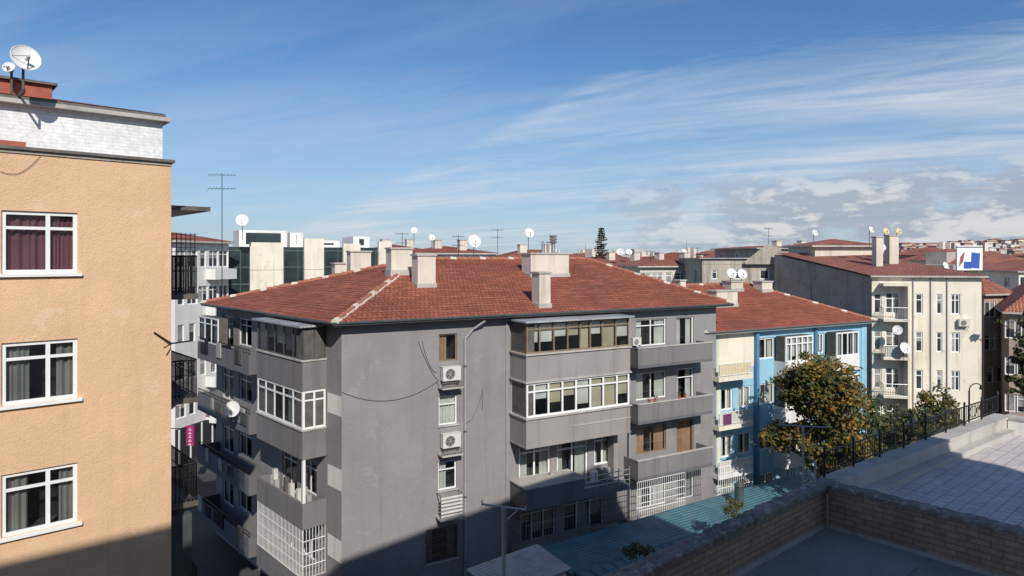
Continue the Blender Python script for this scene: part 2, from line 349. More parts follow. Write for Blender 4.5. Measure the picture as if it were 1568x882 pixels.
def dish(pos,r,dirv=(.25,-.85,.45),pole=.8,name='satellite_dish',m='dish',arm=None):
    o=Obj(name); pos=V(pos); d=V(dirv).normalized(); x=d.cross(V((0,0,1))).normalized(); y=x.cross(d); mb=o.part('reflector')
    nr,na=5,24; rings=[]
    for i in range(nr+1):
        rr=r*i/nr; dep=.28*r*((i/nr)**2); rings.append([pos+x*math.cos(2*math.pi*k/na)*rr*.94+y*math.sin(2*math.pi*k/na)*rr+d*dep for k in range(na)])
    for i in range(nr):
        for k in range(na):
            j=(k+1)%na
            if i==0: mb.face([rings[0][0],rings[1][k],rings[1][j]],M[m])
            else: mb.face([rings[i][k],rings[i+1][k],rings[i+1][j],rings[i][j]],M[m])
    for k in range(na): mb.cyl(rings[nr][k],rings[nr][(k+1)%na],.012,.012,M[m],4,False)
    a=o.part('feed_arm'); lnb=pos+d*r*.95-y*r*.25
    a.cyl(pos-y*r*.95+d*.25*r,lnb,.015,.015,M['rust'],5); a.cyl(lnb,lnb-d*.16,.035,.045,M['acw'],8)
    a.cyl(lnb,pos+x*r*.85+d*.2*r,.008,.008,M['rust'],4);
    mt=o.part('mast'); q=pos-d*.12; mt.cyl(pos,q,.05,.05,M['rust'],6); e=q-V((0,0,pole)); mt.cyl(q+V((0,0,.15)),e,.028,.028,M['rust'],6)
    if arm: mt.cyl(e,e+V(arm),.028,.028,M['rust'],6)
    o.done()
def ac(W,u,z,w,s=1.0,name='air_conditioner'):
    o=Obj(name); mb=o.part('casing'); a,b=u-.4*s,u+.4*s
    W.box(mb,a,b,z,z+.55*s,w+.08,w+.36,M['acw']); W.box(mb,a-.01,b+.01,z+.55*s,z+.575*s,w+.07,w+.37,M['acw'])
    f=o.part('fan_grille'); cc=W.P(u-.08*s,z+.275*s,w+.362); n=V((W.n.x,W.n.y,0)); f.cyl(cc-n*.01,cc+n*.008,.21*s,.21*s,M['dark'],20)
    t=V((W.t.x,W.t.y,0)); 
    for r in (.07,.13,.19,.22):
        pts=[cc+n*.015+(t*math.cos(k*math.pi/9)+V((0,0,1))*math.sin(k*math.pi/9))*r*s for k in range(19)]; f.tube(pts,.006,M['acw'],4)
    for k in range(6):
        dv=(t*math.cos(k*math.pi/3)+V((0,0,1))*math.sin(k*math.pi/3))*.21*s; f.cyl(cc+n*.015,cc+n*.015+dv,.006,.006,M['acw'],4)
    r=o.part('bracket')
    for uu in (a+.1,b-.1): W.box(r,uu-.015,uu+.015,z-.04,z-.003,w,w+.42,M['rust']); r.cyl(W.P(uu,z-.35,w),W.P(uu,z-.02,w+.38),.014,.014,M['rust'],4)
    o.done()
def blob_leaves(mb,c,r,n,size,m,sq=.8):
    for _ in range(n):
        d=V((random.gauss(0,1),random.gauss(0,1),random.gauss(0,1))).normalized()*(r*random.random()**.45); d.z*=sq; p=c+d
        a=V((random.gauss(0,1),random.gauss(0,1),random.gauss(0,1))).normalized(); b=a.orthogonal().normalized(); s=size*random.uniform(.6,1.3)
        mb.face([p-a*s*.5,p+b*s*.35,p+a*s*.5,p-b*s*.35],m)
def tree(name,base,H,R,lm,clumps=110,per=55,size=.22,trunk=.22,seed=1,low=.30):
    random.seed(seed); o=Obj(name); t=o.part('trunk'); l=o.part('foliage'); base=V(base); fork=base+V((0,0,H*low))
    t.cyl(base,fork,trunk,trunk*.7,M['bark'],9); tips=[]
    def grow(p,d,L,r,k):
        q=p+d*L; t.cyl(p,q,r,r*.62,M['bark'],6,False)
        if k==0: tips.append(q); return
        for _ in range(3):
            nd=(d+V((random.gauss(0,.5),random.gauss(0,.5),random.gauss(.1,.35)))).normalized(); grow(q,nd,L*random.uniform(.6,.8),r*.6,k-1)
        tips.append(q)
    for i in range(5):
        an=i*1.256+random.random()*.6; d=V((math.cos(an)*.7,math.sin(an)*.7,random.uniform(.6,1.3))).normalized(); grow(fork,d,R*.55,trunk*.5,2)
    grow(fork,V((.05,0,1)),H*.24,trunk*.6,2)
    h0=base.z+H*low*.85; cz=(h0+base.z+H)/2; hz_=(base.z+H-h0)/2
    cen=V((base.x,base.y,cz))
    lobes=[V((random.uniform(-.55,.55)*R,random.uniform(-.55,.55)*R,random.uniform(-.6,.6)*hz_)) for _ in range(8)]
    for i in range(clumps):
        if i<min(len(tips),clumps//3): c=tips[random.randrange(len(tips))]
        else:
            lb_=random.choice(lobes); d=V((random.gauss(0,1),random.gauss(0,1),random.gauss(0,1))).normalized(); k=random.uniform(.5,1.0)
            c=cen+lb_+V((d.x*R*.5*k,d.y*R*.5*k,d.z*hz_*.4*k))
        blob_leaves(l,c,random.uniform(.35,.85)*R/3.0,int(per*random.uniform(.5,1.3)),size,M[lm],.75)
    o.done()
# ------------------------------------------------------------ ground
g=Obj('ground'); g.part('ground').face([(-3000,-300,0),(3000,-300,0),(3000,4000,0),(-3000,4000,0)],M['asph']); g.done()
# ------------------------------------------------------------ GREY APARTMENT BUILDING
C0=V((-7.13,28.55));C1=V((11.8,39.5));C3=V((-17.2,39.7));C2=V((1.7,50.6))
gb=Obj('grey_apartment_building'); w=gb.part('walls')
Wf=Wall(C0,C1); Wl=Wall(C3,C0)
def rect(W,x0,y0,x1,y1,w=0):
    u0,za=W.at(x0,y0,w); u1,_=W.at(x1,y0,w); um,zb=W.at(x0,y1,w); return (u0,u1,zb,za)
A1=rect(Wf,672,512,700,554); A2=rect(Wf,672,607,700,652); A3=rect(Wf,671,708,699,752); A4=rect(Wf,653,813,700,864)
ub0=Wf.u(781); ub1=Wf.u(965,1.5); ur0=Wf.u(968); 
R3=[(ub0+.5,ub0+2.3,5.3,6.95),(ub0+2.7,ub0+4.6,4.6,7.0),(ub0+5.0,ub0+6.1,5.3,6.95)]
R4=[(ub0+.6,ub0+2.6,2.2,4.0),(ub0+3.1,ub0+5.6,2.1,4.05)]
rb=[]
uA,uB,uC,uD=Wf.u(974),Wf.u(1020),Wf.u(1036),Wf.u(1062)
for k,zb in enumerate((11.25,8.35,5.45,2.5)):
    rb.append((uA,uB,zb,zb+1.45)); rb.append((uC,uD,zb-.5 if k<3 else zb,zb+1.45))
ops=[A1,A2,A3,A4]+R3+R4+rb
facade(w,Wf,0,13.2,ops,M['gray'])
window(gb,Wf,*A1,nx=1,tr=0,fr='framebr',back=.9,cur='corange',mode='left')
window(gb,Wf,*A2,nx=1,tr=.3,cur='cwhite'); window(gb,Wf,*A3,nx=1,tr=.3,cur='cwhite',mode='left'); window(gb,Wf,*A4,nx=2,tr=.0,fr='framegr',cur='cgray',mode='sides')
grill(gb.part('window_grilles'),Wf,A4[0]-.05,A4[1]+.05,A4[2]-.05,A4[3]+.05,.05,M['rust'])
for o3 in R3: window(gb,Wf,*o3,nx=2,tr=.25,cur='cwhite',mode='sides',fw=.09)
for o3 in R4: window(gb,Wf,*o3,nx=3,tr=.25,cur='ctan',mode='blind')
curs=['cwhite','cwhite','cwhite','cwhite','corange','corange','cwhite','cgray']
for i,o3 in enumerate(rb): window(gb,Wf,*o3,nx=2 if i%2==0 else 1,tr=.0 if i%3 else .25,fr='frame' if i not in (4,5) else 'framebr',cur=curs[i],mode=random.choice(('full','sides','sides')))
for q in (A2,A3,A4): Wf.box(gb.part('sills'),q[0]-.06,q[1]+.06,q[2]-.07,q[2]-.003,-.05,.07,M['concl'])
bay=gb.part('bay'); D=1.5
def prism(mb,W,u0,u1,z0,z1,w1,m): W.box(mb,u0,u1,z0,z1,.003,w1,m)
prism(bay,Wf,ub0,ub1,10.3,11.5,D,M['graym']); prism(bay,Wf,ub0,ub1,7.3,8.55,D,M['graym'])
Wf.box(bay,ub0-.06,ub1+.06,11.5,11.58,.004,D+.08,M['concl']);Wf.box(bay,ub0-.06,ub1+.06,8.55,8.63,.004,D+.08,M['concl']);Wf.box(bay,ub0-.06,ub1+.06,10.22,10.3,.004,D+.06,M['concl']);Wf.box(bay,ub0-.03,ub1+.03,7.22,7.3,.004,D+.05,M['graym'])
Wf.box(bay,ub0+2.6,ub1+.02,7.95,8.0,D+.002,D+.03,M['concl'])
bf=Wf.off(ub0,ub1,D); 
bl=Wall((Wf.P(ub0,0,0).x,Wf.P(ub0,0,0).y),(Wf.P(ub0,0,D).x,Wf.P(ub0,0,D).y))
window(gb,bf,.03,bf.L-.03,11.58,13.0,w=-.06,splits=[.12,.25,.38,.5,.6,.72,.86],tr=.22,fr='framebr',cur='ctan',mode='blind',back=1.3,fw=.07)
window(gb,bl,.03,bl.L-.05,11.58,13.0,w=-.06,nx=2,tr=.22,fr='framebr',cur='corange',mode='left',back=.4,fw=.07)
window(gb,bf,.03,bf.L-.03,8.63,10.22,w=-.06,splits=[.07,.2,.33,.46,.60,.73,.87],tr=.26,fr='frame',cur='ctan',mode='blind',back=1.3,fw=.09)
window(gb,bl,.03,bl.L-.05,8.63,10.22,w=-.06,nx=2,tr=.26,fr='frame',cur='cwhite',mode='sides',back=.4,fw=.09)
Wf.box(gb.part('bay_roof'),ub0-.15,ub1+.1,13.02,13.10,.004,D+.25,M['sheet'])
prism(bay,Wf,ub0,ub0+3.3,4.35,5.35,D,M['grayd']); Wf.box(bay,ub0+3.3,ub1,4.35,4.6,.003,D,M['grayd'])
Wf.box(bay,ub0-.04,ub0+3.34,5.35,5.42,.005,D+.04,M['concl'])
rl=gb.part('balcony_railings')
for zz in (4.85,5.1,5.35): rl.cyl(Wf.P(ub0+3.3,zz,D-.05),Wf.P(ub1,zz,D-.05),.025,.025,M['galv'],5)
for i in range(5): u=ub0+3.3+(ub1-ub0-3.3)*i/4; rl.cyl(Wf.P(u,4.6,D-.05),Wf.P(u,5.5,D-.05),.025,.025,M['galv'],5)
Wf.box(bay,ub1-.25,ub1,4.6,7.22,.003,.5,M['graym'])
gr=gb.part('window_grilles')
prism(bay,Wf,ub0,ub1,1.3,2.3,D,M['graym'])
grill(gr,Wf,ub0+.05,ub0+3.6,2.3,4.35,D-.08,M['galv'],.15,.013,3); grill(gr,Wf,ub0+3.8,ub1-.05,2.3,4.35,D-.08,M['framegr'],.13,.013,7)
grill(gr,bl,.1,bl.L-.1,2.3,4.35,-.02,M['rust'],.15,.013,3)
cl=gb.part('balcony_clutter')
for i in range(7):
    u=ub0+random.uniform(.4,5.4); Wf.box(cl,u,u+random.uniform(.15,.4),4.62,4.62+random.uniform(.4,1.0),.3,.5,M[random.choice(('cwhite','cgray','rust','acw','cgray'))])
urL,urR=Wf.u(977,1.15),Wf.u(1091,1.15)
for k,z0 in enumerate((10.3,7.4,4.5)):
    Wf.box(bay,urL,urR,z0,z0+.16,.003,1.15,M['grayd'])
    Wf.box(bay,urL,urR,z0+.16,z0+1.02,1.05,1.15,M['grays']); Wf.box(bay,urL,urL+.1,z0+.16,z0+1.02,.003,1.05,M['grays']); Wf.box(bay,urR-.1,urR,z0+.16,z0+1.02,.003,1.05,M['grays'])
    Wf.box(bay,urL-.03,urR+.03,z0+1.02,z0+1.07,1.02,1.18,M['concl'])
# pots on the balcony parapet
po=gb.part('flower_pots'); random.seed(2)
for u_ in (.8,1.2,2.9,3.3):
    q=Wf.P(urL+u_,8.47,1.1); po.cyl(q,q+V((0,0,.16)),.07,.09,M['redp'],8); blob_leaves(po,q+V((0,0,.25)),.15,25,.08,M['leafG'])
grill(gr,Wf,urL,Wf.u(1050,1.15),2.2,4.45,1.1,M['frame'],.13,.014,6); grill(gr,Wf,Wf.u(1052,1.15),urR,2.2,4.45,1.1,M['galv'],.13,.012,4)
Wf.box(bay,urL,urR,1.2,2.2,.003,1.15,M['graym'])
pp=gb.part('pipes'); up=Wf.u(711)
pp.tube([Wf.P(Wf.u(736),13.1,.45),Wf.P(Wf.u(722),12.7,.12),Wf.P(up,12.3,.09),Wf.P(up,0,.09)],.055,M['pvc'],8)
for zz in (11,8,5,2): pp.cyl(Wf.P(up,zz,.09),Wf.P(up,zz+.08,.09),.07,.07,M['rust'],8)
u2=Wf.u(775); pp.tube([Wf.P(u2,13.1,.06),Wf.P(u2,0,.06)],.04,M['pvc'],6)
u3=Wf.u(966,.3); pp.tube([Wf.P(u3,13.1,.2),Wf.P(u3,0,.2)],.05,M['pvc'],6)
def sag(W,a,b,s,w=.04,n=14):
    return [W.P(a[0]+(b[0]-a[0])*i/n,a[1]+(b[1]-a[1])*i/n-s*4*(i/n)*(1-i/n),w) for i in range(n+1)]
ca=gb.part('cables')
ca.tube(sag(Wf,Wf.at(523,600),Wf.at(672,582),.62),.009,M['cable'],4)
ca.tube(sag(Wf,Wf.at(640,522),Wf.at(670,582),.2),.009,M['cable'],4); ca.tube(sag(Wf,Wf.at(646,522),Wf.at(668,570),.35),.009,M['cable'],4)
ca.tube(sag(Wf,Wf.at(738,600),Wf.at(712,648),.35),.011,M['cable'],4); ca.tube([Wf.P(Wf.u(738),z,.04) for z in (9.9,9.7,9.3,8.9)],.011,M['cable'],4)
ca.tube(sag(Wf,Wf.at(668,585),Wf.at(700,600),.3),.010,M['cable'],4)
for (x,y) in ((690,582),(690,684)):
    u,z=Wf.at(x,y,.2); ac(Wf,u,z,.0,1.1)
    Wf.box(gb.part('ac_shelves'),u-.55,u+.5,z-.35,z-.28,.003,.55,M['concl']); rail(gb.part('ac_shelves'),Wf.P(u-.55,z-.28,.53),Wf.P(u+.5,z-.28,.53),.22,M['rust'],.12)
u,z=Wf.at(688,788,.2); Wf.box(gb.part('ac_shelves'),u-.6,u+.55,z-.1,z,.003,.6,M['concl']); 
for k in range(6): Wf.box(gb.part('ac_shelves'),u-.55,u+.5,z+.05+k*.16,z+.13+k*.16,.5,.55,M['acw'])
for uu in (u-.55,u+.5):
    gb.part('ac_shelves').cyl(Wf.P(uu,z,.52),Wf.P(uu,z+1.05,.52),.02,.02,M['rust'],5)
    gb.part('ac_shelves').cyl(Wf.P(uu,z+1.0,.0),Wf.P(uu,z+1.0,.52),.02,.02,M['rust'],5)
u,z=Wf.at(969,522,.1); ac(Wf,u,z-.2,.1,.7)
# left wall
random.seed(31)
lw_ops=[]; q1=Wl.u(463,1.1); q0=Wl.u(393,1.1); s1=Wl.u(384,1.1); s0=.5
for zb in (11.3,8.35,5.4,2.45):
    lw_ops+= [(q0+.4,q0+2.0,zb-.4,zb+1.5),(q0+2.5,min(q1-.3,q0+4.0),zb,zb+1.5)]
    lw_ops+= [(s0+.5,s0+2.2,zb-.3,zb+1.45),(s0+3.0,s0+4.8,zb,zb+1.45)]
facade(w,Wl,0,13.2,lw_ops,M['gray'])
for q in lw_ops: window(gb,Wl,*q,nx=2,tr=.25,cur='cgray',mode='sides')
Wr=Wall(C1,C2); Wb=Wall(C2,C3); facade(w,Wr,0,13.2,[],M['gray']); facade(w,Wb,0,13.2,[],M['gray'])
lb=gb.part('side_bays'); bb=Wl.off(q0,q1,1.1); sE=Wl.P(q1,0,1.1); sI=Wl.P(q1,0,0); bs=Wall((sE.x,sE.y),(sI.x,sI.y))
for (a,b) in ((10.35,11.6),(7.45,8.65)): 
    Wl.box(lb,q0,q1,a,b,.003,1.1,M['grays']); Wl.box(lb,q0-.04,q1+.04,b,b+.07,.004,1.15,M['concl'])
window(gb,bb,.03,bb.L-.03,11.67,13.05,w=-.05,nx=5,tr=0,fr='framegr',cur='cgray',mode='blind',back=.95); window(gb,bs,.03,bs.L-.03,11.67,13.05,w=-.05,nx=2,tr=0,fr='framegr',back=.6)
window(gb,bb,.03,bb.L-.03,8.72,10.35,w=-.05,nx=5,tr=.25,cur='cwhite',mode='sides',back=.95,fw=.09); window(gb,bs,.03,bs.L-.03,8.72,10.35,w=-.05,nx=2,tr=.25,cur='cwhite',mode='left',back=.6,fw=.09)
Wl.box(gb.part('bay_roof'),q0-.1,q1+.15,13.06,13.14,.004,1.3,M['sheet'])
def balc(W,a,b,z,w1,m,h=1.0,th=.1,part=lb):
    W.box(part,a,b,z,z+.15,.003,w1,m); W.box(part,a,b,z+.15,z+h,w1-th,w1,m); W.box(part,a,a+th,z+.15,z+h,.003,w1-th,m); W.box(part,b-th,b,z+.15,z+h,.003,w1-th,m)
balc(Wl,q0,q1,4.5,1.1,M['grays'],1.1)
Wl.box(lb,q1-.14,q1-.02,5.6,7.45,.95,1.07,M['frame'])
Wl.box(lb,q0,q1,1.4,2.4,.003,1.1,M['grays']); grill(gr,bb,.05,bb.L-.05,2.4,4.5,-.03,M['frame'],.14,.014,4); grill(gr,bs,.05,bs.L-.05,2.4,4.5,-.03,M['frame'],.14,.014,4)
for z in (10.35,7.45,4.5,1.5): 
    balc(Wl,s0,s1,z,1.2,M['grayd'],.95)
    rail(rl,Wl.P(s0,z+.95,1.15),Wl.P(s1,z+.95,1.15),.25,M['black'],.2)
    for k in range(5):
        u=random.uniform(s0,s1-.8); Wl.box(cl,u,u+random.uniform(.3,.9),z+.4,z+random.uniform(.9,1.25),1.202,1.26,M[random.choice(('rust','black','cgray','framegr'))])
window(gb,Wl.off(s0,s1,1.15),.1,3.2,11.35,12.75,w=0,nx=3,tr=.25,cur='cwhite',mode='sides',back=.5)
for i in range(8):
    u=random.uniform(q0+.2,q1-.5); Wl.box(cl,u,u+.2,5.0,5.0+random.uniform(.6,1.2),.5,.7,M[random.choice(('cwhite','cgray','rust'))])
for (ya,yb) in ((597,627),(706,738),(812,845)):  # thin white slabs paint the sunlight bounced off the bay's side windows
    a,zt=Wl.at(501,ya); zb=Wl.at(501,yb)[1]-.1; Wl.box(gb.part('reflected_sun_patches'),a+.05,Wl.L-.01,zb,zt-.1,.001,.006,M['white'])
E=offset_poly([C0,C1,C2,C3],.6); R0=V((-5.2,38.1));R1=V((4.7,43.8)); ZE=13.38; ZR=15.95
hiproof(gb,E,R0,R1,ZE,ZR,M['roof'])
pf=(v3(E[0],ZE),v3(E[1],ZE),v3(R0,ZR)); pl_=(v3(E[3],ZE),v3(E[0],ZE),v3(R0,ZR))
chim_roof(gb,635,672,389,440,pf,.8,'chimney_a'); chim_roof(gb,820,849,416,471,pf,.7,'chimney_c'); chim_roof(gb,806,879,387,424,pf,1.0,'chimney_d',2)
chim_roof(gb,595,636,379,419,pl_,.8,'chimney_b'); chim_px(gb,508,530,402,40.5,13.5,.7,name='chimney_e'); chim_px(gb,531,568,384,41.5,13.5,.8,name='chimney_f')
gb.done()
hv=Obj('roof_ventilator'); p=atpx(847,392,43); mbv=hv.part('pipe'); mbv.cyl(p-V((0,0,.4)),p+V((0,0,1.3)),.13,.13,M['galv'],10); mbv=hv.part('cowl')
for k in range(3): mbv.cyl(p+V((0,0,.8+k*.18)),p+V((0,0,.93+k*.18)),.2,.26,M['galv'],12)
hv.done()
# ------------------------------------------------------------ ORANGE BUILDING
random.seed(17)
OB=V((-8.61,17.24)); od=V((.743,.669)).normalized(); OA=OB-od*10
ob=Obj('orange_apartment_building'); Wo=Wall(OA,OB); w=ob.part('walls'); wins=[]
for (ya,yb) in ((326,418),(518,609),(708,799),(900,990)):
    u1,zt=Wo.at(119,ya); _,zb=Wo.at(119,yb); u0=Wo.u(2); wins.append((u0,u1,zb,zt))
facade(w,Wo,0,18.4,wins,M['orange'],rev=.14)
for q,cc,md in zip(wins,('cpink','cgray','cgray','cwhite'),('full','sides','sides','full')):
    window(ob,Wo,*q,w=-.08,splits=[.60],tr=.27,cur=cc,mode=md,fw=.085,back=.8)
    Wo.box(ob.part('sills'),q[0]-.1,q[1]+.08,q[2]-.07,q[2]-.003,-.1,.08,M['frame'])
oe=V((od.y*-1,od.x)); OCb=OB+oe*11; Ws=Wall(OB,OCb); facade(w,Ws,0,18.4,[],M['orange'])
Wk=Wall(OCb,OCb-od*10); facade(w,Wk,0,18.4,[],M['orange']); w.face([v3(OA,18.38),v3(OB,18.38),v3(OCb,18.38),v3(OCb-od*10,18.38)],M['conc'])
Wz=Wall(OCb-od*10,OA); facade(w,Wz,0,18.4,[],M['orange'])
pr=ob.part('parapet'); Wo.box(pr,0,Wo.L+.07,18.4,18.47,-.4,.09,M['rust']); Ws.box(pr,.4,Ws.L,18.4,18.47,-.4,.07,M['rust'])
Wo.box(pr,0,Wo.L+.02,18.32,18.4,.001,.03,M['conc'])
for z in (15.0,12.1,9.2,6.3,3.4):
    part=ob.part('side_balconies'); Ws.box(part,1.6,6.5,z-.15,z,.003,1.15,M['rust'])
    rail(part,Ws.P(1.6,z,1.1),Ws.P(6.5,z,1.1),1.05,M['black'],.11,.014,True); rail(part,Ws.P(1.6,z,0),Ws.P(1.6,z,1.1),1.05,M['black'],.11,.014,True)
z=15.0; 
for k in range(6): ob.part('side_balconies').cyl(Ws.P(1.6,z+1.05+k*.12,0),Ws.P(1.6,z+1.05+k*.12,1.1),.012,.012,M['black'],4)
for k in range(9): ob.part('side_balconies').cyl(Ws.P(1.6,z,.1+k*.12),Ws.P(1.6,z+1.7,.1+k*.12),.012,.012,M['black'],4)
Ws.box(ob.part('canopy'),1.2,6.6,17.3,17.42,.003,1.35,M['rust']); Ws.box(ob.part('canopy'),1.2,6.6,17.0,17.3,.003,.3,M['rust'])
Ws.box(ob.part('enclosed_balcony'),1.5,5,5.9,8.9,.003,.95,M['framegr']); 
zt=19.62; uR=Wo.u(249,-1.2); Wp=Wo.off(-2,uR,-1.2); facade(ob.part('penthouse_walls'),Wp,18.38,zt,[],M['whitebr']); 
ph=Wall((Wp.B.x,Wp.B.y),tuple(Wp.B+oe*6)); facade(ob.part('penthouse_walls'),ph,18.38,zt,[],M['whitebr'])
pr=ob.part('penthouse_roof'); Wp.box(pr,-1,Wp.L+.15,zt,zt+.10,-6,.22,M['concl']); Wp.box(pr,-1,Wp.L+.05,zt+.1,zt+.2,-6,.1,M['rust'])
a=Wp.P(-1,zt+.2,.12);b_=Wp.P(Wp.L,zt+.2,.12);c_=Wp.P(Wp.L-3.5,zt+.85,-3);d_=Wp.P(-1,zt+.85,-3); pr.face([a,b_,c_,d_],M['roof']); pr.face([b_,Wp.P(Wp.L,zt+.2,-6),c_],M['roof'])
ud=Wp.u(80,-.3); Wp.box(ob.part('stair_tower'),ud-5,ud,zt+.2,zt+.62,-1.8,-.3,M['redp']); Wp.box(ob.part('stair_tower'),ud-5.1,ud+.1,zt+.62,zt+.68,-1.9,-.2,M['rust'])
ua=Wo.u(36,-.5); Wo.box(ob.part('awning'),ua-3,ua,18.48,18.6,-1.1,-.1,M['redp'])
ca=ob.part('cables'); ca.tube(sag(Wo,Wo.at(0,262),Wo.at(62,238),.2,.03),.006,M['cable'],4)
bk=ob.part('corner_bracket'); p=Wo.P(Wo.L-.02,13.85,.1); bk.tube([Wo.P(Wo.L-.4,14.15,.02),p,Wo.P(Wo.L+.45,13.9,.25)],.022,M['black'],6); bk.tube([p,Wo.P(Wo.L-.25,13.78,.3)],.016,M['black'],5)
ob.done()
dish(Wp.P(Wp.u(38,1.0),19.62+.85,1.0),.31,(.75,-.6,.35),.62,arm=tuple(-V((Wp.n.x,Wp.n.y,0))*.95)); dish(Wp.P(Wp.u(14,.1),zt+.8,.15),.13,(.2,-.8,.4),.6)
# ------------------------------------------------------------ generic building
def block(name,pl,Yl,pr_,Yr,ztop,depth,wm,rm='roof',rows=4,cols=4,rise=1.8,fh=2.9,flat=False,ww=1.3,wh=1.4,fr='frame'):
    o=Obj(name); A=V(((pl-HX)/F*Yl,Yl));B=V(((pr_-HX)/F*Yr,Yr)); W=Wall(A,B); bk=-W.n*depth
    Cc=B+bk;Dd=A+bk; w=o.part('walls'); ops=[]
    for r in range(rows):
        zt_=ztop-.55-r*fh
        for c in range(cols):
            cx=W.L*(c+.5)/cols; q=ww*random.choice((.6,1,1)); ops.append((cx-q/2,cx+q/2,zt_-wh,zt_))
    facade(w,W,0,ztop,ops,M[wm]); 
    for q in ops: window(o,W,*q,nx=2 if q[1]-q[0]>1 else 1,tr=.25 if random.random()<.6 else 0,fr=fr,fw=.08,far=True)
    for X,Y_ in ((B,Cc),(Cc,Dd),(Dd,A)):
        w2=Wall(X,Y_); ops2=[]
        if X is not Cc:
            n=int(w2.L/3.2)
            for r in range(rows):
                for c in range(n): cx=w2.L*(c+.5)/n; ops2.append((cx-.5,cx+.5,ztop-1.9-r*fh,ztop-.6-r*fh))
        facade(w,w2,0,ztop,ops2,M[wm])
        for q in ops2: window(o,w2,*q,nx=2,tr=0,fr=fr,far=True)
    if flat:
        p=o.part('parapet')
        for w3 in (W,Wall(B,Cc),Wall(Cc,Dd),Wall(Dd,A)): w3.box(p,.0,w3.L-.2,ztop+.002,ztop+.5,-.2,.03,M[wm])
        o.part('roof').face([v3(A,ztop-.01),v3(B,ztop-.01),v3(Cc,ztop-.01),v3(Dd,ztop-.01)],M['conc'])
    else:
        E=offset_poly([A,B,Cc,Dd],.45); h=min(depth,W.L)/2
        mL=(A+Dd)/2+W.t*h*.9; mR=(B+Cc)/2-W.t*h*.9
        if W.L<depth: 
            mL=(A+B)/2-W.n*h*.9; mR=(Cc+Dd)/2+W.n*h*.9
            r=o.part('roof'); e=[v3(p,ztop+.15) for p in E]; a=v3(mL,ztop+rise);b=v3(mR,ztop+rise)
            r.face([e[0],e[1],a],M[rm]); r.face([e[1],e[2],b,a],M[rm]); r.face([e[2],e[3],b],M[rm]); r.face([e[3],e[0],a,b],M[rm])
            for i in range(4): r.face([e[i]-V((0,0,.15)),e[(i+1)%4]-V((0,0,.15)),e[(i+1)%4],e[i]],M['concl'])
            r.face([v3(p,ztop) for p in E][::-1],M['concl'])
        else: hiproof(o,E,mL,mR,ztop+.15,ztop+rise,M[rm],cap=False,fm='concl',soff='concl')
    return o,W
# ------------------------------------------------------------ BLUE BUILDING
A=V((11.3,39.75));B=V((24.3,47.0)); bl_=Obj('blue_apartment_building'); Wq=Wall(A,B); n_=-Wq.n
def U(x,w=0): return Wq.u(x,w)
ops=[];zf=(9.75,6.95,4.15)
cols=[(1160,1186),(1206,1216),(1222,1240),(1252,1262),(1266,1276),(1284,1296),(1300,1312),(1104,1122),(1130,1150)]
for zb in zf+(1.4,):
    for (a,b) in cols: ops.append((U(a),U(b),zb,zb+1.3))
facade(bl_.part('walls'),Wq,0,11.55,ops,M['blue'])
for i,q in enumerate(ops): window(bl_,Wq,*q,nx=2,tr=0,cur=random.choice(('cwhite','cgray','cwhite')),mode=random.choice(('full','sides')),fw=.09)
Wq2=Wall(B,B+n_*11);facade(bl_.part('walls'),Wq2,0,11.55,[],M['blue']); Wq3=Wall(A+n_*11,A);facade(bl_.part('walls'),Wq3,0,11.55,[],M['blue']);Wq4=Wall(B+n_*11,A+n_*11);facade(bl_.part('walls'),Wq4,0,11.55,[],M['blue'])
bp=bl_.part('balconies')
Wq.box(bp,U(1098),U(1156),9.4,11.5,.002,.02,M['cream']); Wq.box(bp,U(1098),U(1103),0,9.4,.002,.02,M['cream'])
for k,z in enumerate((9.0,6.2,3.4)):
    a,b=U(1100,.9),U(1152,.9); balc(Wq,a,b,z-.1,.95,M['cream' if k<2 else 'white'],.25,part=bp); rail(bl_.part('railings'),Wq.P(a,z+.15,.9),Wq.P(b,z+.15,.9),.75,M['frame'],.12,.013)
    Wq.box(bp,a+.1,b-.1,z+.2,z+.85,.84,.87,M['yellow' if k==0 else 'cwhite'])
Wq.box(bp,U(1108,.93),U(1120,.93),6.4,7.0,.91,.95,M['purple'])
Wq.box(bp,U(1154),U(1158),0,11.5,.002,.25,M['bluedk']); Wq.box(bp,U(1318),U(1326),0,11.5,.002,.06,M['blue']); Wq.box(bp,U(1246),U(1250),0,11.5,.002,.12,M['bluedk'])
for z in (9.4,6.6,3.8):
    a,b=U(1203,.9),U(1246,.9); Wq.box(bp,a,b,z-.75,z+.2,.003,.9,M['white']); ww_=Wq.off(a,b,.9); window(bl_,ww_,.03,ww_.L-.03,z+.2,z+1.75,w=-.05,nx=5,tr=.3,cur='cwhite',mode='blind',fw=.09,back=.7)
    a,b=U(1281,.9),U(1316,.9); Wq.box(bp,a,b,z-.75,z+.2,.003,.9,M['white']); ww_=Wq.off(a,b,.9); window(bl_,ww_,.03,ww_.L-.03,z+.2,z+1.75,w=-.05,nx=4,tr=.0,cur='cgray',mode='sides',fw=.09,back=.7)
grill(bl_.part('grilles'),Wq,U(1100,.9),U(1152,.9),2.2,4.0,.9,M['frame'],.15,.018,3)
E=offset_poly([A,B,B+n_*11,A+n_*11],.5); rA=V(A)+Wq.t*1.0+n_*5.5; hiproof(bl_,E,rA,V(B)-Wq.t*5.5+n_*5.5,11.72,14.15,M['roof'],fm='white',soff='white')
pq=(v3(E[0],11.72),v3(E[1],11.72),v3(rA,14.15))
chim_roof(bl_,1090,1137,444,470,pq,.8,'chimney_a'); chim_roof(bl_,1160,1190,430,447,pq,.8,'chimney_b'); chim_roof(bl_,1036,1056,428,445,pq,.7,'chimney_c'); chim_roof(bl_,1113,1145,430,446,pq,.8,'chimney_d')
bl_.done()
